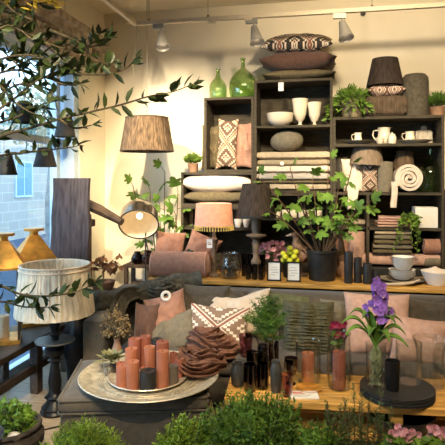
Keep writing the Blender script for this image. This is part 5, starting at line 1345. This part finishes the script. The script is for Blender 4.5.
# geranium
t = T('geranium', 'pale pink geranium blooming at the bottom right corner', 'potted plant', (XX(415, 2.25), 2.25, 0))
MB().lathe(shell([(.13,0),(.17,.3),(.18,.34)], .012), 24).build('pot', 'clay', t); MB().lathe([(0,.31),(.15,.31)], 20).build('soil', 'soil', t)
st = MB(); lv = MB(); o_ = Vector((XX(415,2.25), 2.25, 0))
for px, py in ((396,434),(392,437),(399,430),(409,435),(413,436),(432,432),(437,430),(441,436),(430,440),(435,439),(444,442),(446,434),(452,438)):
    fl_ = MB(); c_ = at(px, py, 2.2+rnd(-.05,.05))-o_; st.tube([(c_.x*.4, c_.y*.5, .3), c_], .002, 4)
    for m_ in range(6):
        cc = c_+Vector((R.gauss(0,.010), R.gauss(0,.008), R.gauss(0,.009)))
        for j in range(5): b = 2*PI*j/5+rnd(0,1); fl_.leaf(cc, (math.cos(b), -.5, math.sin(b)+.3), .019, .017, -.1, (0,-1,.4), .55)
    fl_.build('flower_head', 'pinkp', t)
for i in range(420):
    px, py = rnd(378, 470), 438+26*R.random()
    c_ = at(px, py, 2.25+rnd(-.15,.12))-o_; d = Vector((R.gauss(0,.5), -.8, R.gauss(.5,.4)))
    lv.figleaf(c_, d, Vector((R.gauss(0,.3), -.5, .8)), rnd(.035,.055))
st.build('stem', 'stem', t); lv.build('leaves', 'shrubd', t)
# left leafy plant in stone pot
PL = (XX(6, 2.72), 2.72, 0)
t = T('stone_planter', 'light green leafy plant in a dark stone bowl at the bottom left', 'potted plant', PL)
s = k(6, 2.72); zr = ZZ(10, 424, 2.72)
MB().lathe(shell([(.10,0),(.15,.04),(.21,zr*.55),(.212,zr*.72),(.185,zr*.86),(.18,zr*.92),(.20,zr*.95),(.195,zr)], .02), 40).build('pot', 'potd', t)
MB().lathe([(0,zr*.9),(.17,zr*.9)], 24).build('soil', 'soil', t)
MB().ball((.115,-.10,zr*.93), .035, 8, (1.2,1,.7)).build('pebble', 'wcer', t)
lv = MB(); st = MB()
for i in range(240):
    a = rnd(0,2*PI); el = math.asin(R.random()); q = rnd(.7,1); e = Vector((.17*math.cos(a)*math.cos(el)*q-.01, .16*math.sin(a)*math.cos(el)*q, zr*.9+.13*math.sin(el)*q+.01))
    if i % 3 == 0: st.tube([(e.x*.3,e.y*.3,zr*.9), e], .002, 4)
    for j in range(4): lv.leaf(e, (math.cos(a)+R.gauss(0,.6), math.sin(a)+R.gauss(0,.6), .4+R.gauss(0,.4)), rnd(.025,.04), rnd(.018,.026), .15)
st.build('stem', 'stem', t); lv.build('leaves', 'basil', t)
# pale grass beside the ottoman
t = T('dry_grass', 'pale dry grass tuft on the floor right of the ottoman', 'grass', (XX(212, 2.95), 2.95, 0))
MB().lathe(shell([(.05,0),(.065,.10)], .006), 20).build('pot', 'potd', t)
lv = MB()
for i in range(120): a = rnd(0,2*PI); q = R.random()**.6; lv.leaf((.04*q*math.cos(a), .04*q*math.sin(a), .08), (q*.45*math.cos(a), q*.45*math.sin(a), 1), rnd(.16,.28), .006, .15)
lv.build('leaves', 'dryt', t); t['kind'] = 'thing'

# ================================================================== OLIVE TREE (its trunk stands just left of the view)
OY = 2.25; OX = XX(-42, OY)
t = T('olive_tree', 'olive tree reaching in from the left with dark narrow leaves', 'tree', (OX, OY, 0))
o_ = Vector((OX, OY, 0))
MB().lathe(shell([(.14,0),(.19,.25),(.20,.36),(.21,.38)], .015), 28).build('pot', 'potd', t)
MB().tube([(0,0,.1),(.02,.02,.5),(-.02,0,1.0),(.01,.02,1.5),(0,0,2.0),(.03,.02,2.5),(.05,0,2.75)], [.04,.036,.032,.028,.024,.016,.008], 10).build('trunk', 'bark', t)
BR = [([(0,137),(30,128),(60,119),(90,112),(120,105),(150,96),(172,92),(193,84)], 2.20, .045, 8.5), ([(-5,112),(15,98),(35,82),(60,71),(90,66),(113,63)], 2.25, .03, 11), ([(60,72),(85,74),(105,74),(125,69),(136,58)], 2.28, .03, 9),
      ([(-5,22),(22,30),(45,42),(72,50),(95,46),(107,38)], 2.3, .028, 11), ([(-5,62),(25,55),(50,60),(72,70)], 2.2, .025, 10), ([(-5,2),(18,14),(38,22),(52,28)], 2.25, .022, 10), ([(-5,86),(12,100),(30,112),(48,118)], 2.15, .03, 10),
      ([(-5,158),(22,153),(48,150),(72,147),(80,145)], 2.25, .025, 8), ([(-6,286),(20,294),(50,296),(78,291),(96,282)], 2.15, .032, 13), ([(-6,302),(25,307),(50,307)], 2.2, .03, 7), ([(60,120),(75,128),(92,125)], 2.2, .02, 7),
      ([(-5,40),(15,48),(32,64),(45,80)], 2.3, .025, 10), ([(-5,10),(25,6),(48,2)], 2.35, .02, 8), ([(-5,75),(18,70),(40,74),(62,84),(80,84)], 2.3, .025, 9), ([(-5,125),(15,118),(38,106),(60,100)], 2.3, .03, 8), ([(45,42),(62,58),(72,66)], 2.25, .02, 8), ([(50,30),(78,42),(90,54)], 2.28, .02, 8), ([(-5,32),(12,26),(30,38),(40,52)], 2.2, .02, 12), ([(-5,50),(10,58),(24,74),(30,92)], 2.25, .02, 11), ([(-5,98),(20,84),(44,88),(58,98)], 2.3, .02, 10), ([(60,55),(72,40),(88,46),(100,34)], 2.3, .02, 11)]
for path, Y, bend, dens in BR:
    P3 = [at(px, py, Y+rnd(-.04,.04))-o_ for px, py in path]
    st = MB(); lv = MB()
    if path[0][0] < 10: P3 = [Vector((0, 0, max(.5, P3[0].z-.12)))]+P3
    fine = []
    for i in range(len(P3)-1):
        c0, c1, c2, c3 = P3[max(i-1,0)], P3[i], P3[i+1], P3[min(i+2,len(P3)-1)]
        for j in range(6): f = j/6; fine.append(.5*((2*c1)+(c2-c0)*f+(2*c0-5*c1+4*c2-c3)*f*f+(3*c1-c0-3*c2+c3)*f**3))
    fine.append(P3[-1]); m_ = len(fine)
    st.tube(fine, [.0075*(1-.75*i/m_) for i in range(m_)], 6)
    st = st.build('branch', 'bark', t)
    for i in range(4, m_-1):
        tg_ = (fine[i+1]-fine[i]).normalized(); seg = (fine[i+1]-fine[i]).length
        nl = seg/.034*dens/8.5*1.35
        for q in range(int(nl)+(R.random() < nl % 1)):
            a = rnd(0,2*PI); side = tg_.orthogonal(); side.rotate(Matrix.Rotation(a, 3, tg_))
            d = tg_*rnd(.3,.9)+side*rnd(.5,1)+Vector((0,0,.35))
            lv.leaf(fine[i]+(fine[i+1]-fine[i])*R.random(), d, rnd(.060,.090), rnd(.023,.032), .12)
    for q in range(3): lv.leaf(fine[-1], (fine[-1]-fine[-3]).normalized()+Vector((R.gauss(0,.4), R.gauss(0,.4), R.gauss(0,.4))), .055, .013)
    lv.build('leaves', 'olivel', st)
for px, py in ((8,3),(14,2),(11,6),(33,6),(30,10),(36,4),(52,3),(55,7),(46,1),(57,2),(40,2),(19,2)):
    c_ = at(px, py, 2.3)-o_
    yl = MB()
    for q in range(4): yl.leaf(c_, (R.gauss(0,.6), R.gauss(0,.5), rnd(-.2,1)), .045, .010)
    yl.build('young_shoot', 'olivey', t)

# ================================================================== LIGHT
def light(name, kind, loc, energy, col=(1,.74,.44), target=None, size=.1, cone=60, blend=.6):
    d = bpy.data.lights.new(name, kind); d.energy = energy; d.color = col
    if kind in ('POINT', 'SPOT'): d.shadow_soft_size = size
    if kind == 'SPOT': d.spot_size = math.radians(cone); d.spot_blend = blend
    if kind == 'AREA': d.size = size
    o = bpy.data.objects.new(name, d); COL.objects.link(o); o.location = loc
    if target is not None: o.rotation_euler = (Vector(target)-Vector(loc)).to_track_quat('-Z', 'Y').to_euler()
    return o
WARM = (1,.815,.55)
def spot(loc, tgt, e, cone=45, size=.06, blend=.7, col=WARM): return light('unseen_ceiling_spot', 'SPOT', loc, e, col, tgt, size, cone, blend)
spot((-.5, 2.5, 3.35), (-.55, 5.3, 1.55), 280, 46)
spot((.9, 2.4, 3.35), (.75, 5.2, 1.35), 290, 46)
spot((-.6, 1.3, 3.35), (-1.0, 3.1, .5), 230, 34)
spot((1.0, 1.5, 3.35), (.5, 3.4, .45), 195, 42)
spot((-.9, 3.0, 3.2), (-2.35, 5.2, 1.1), 300, 34, .05)  # added to whiten the corner, standing in for window daylight; no lamp known
spot((-.2, 2.0, 3.35), (-.3, 4.2, .8), 75, 42)
spot((-1.0, .8, 3.35), (-2.0, 3.5, .6), 330, 36)  # added fill, brightens the dark floor at left
spot((-.1, .2, 3.35), (-.3, 2.3, .55), 260, 52)
spot((-1.65, 2.4, 3.2), (-1.75, 5.4, 1.7), 480, 44, .03)
spot((-.65, 2.4, 3.2), (-1.6, 5.4, 1.9), 330, 40, .03)
light('wall_fill', 'SPOT', (.4, 2.9, 3.3), 175, WARM, (.6, 5.46, 2.7), .1, 100, 1)  # added fill that brightens the upper back wall; no such fixture
light('dome_bulb', 'POINT', Vector((Cd.x, 4.72, 0))+(mt @ Vector((0,0,.03))), .3, (1,.80,.55), size=.03)
light('table_lamp_bulb', 'POINT', (XX(214, YK), YK, ZK+60*k(213, YK)), 8, (1,.78,.52), size=.03)

sky = light('overcast_sky', 'SUN', (-6, 1, 4), 2.2, (.55,.76,1)); sky.data.angle = math.radians(50); sky.rotation_euler = Vector((.70, .68, -.20)).to_track_quat('-Z', 'Y').to_euler()
w = bpy.data.worlds.new('world'); SC.world = w; w.use_nodes = True
N = w.node_tree.nodes; L = w.node_tree.links
bg = N['Background']; bg.inputs[0].default_value = (.48,.74,1,1); bg.inputs[1].default_value = 3.2
SC.view_settings.view_transform = 'Standard'; SC.view_settings.look = 'None'; SC.view_settings.gamma = 1; SC.view_settings.exposure = 0.5
SC.view_settings.use_curve_mapping = False
SC.cycles.transparent_max_bounces = 48; SC.cycles.max_bounces = 10
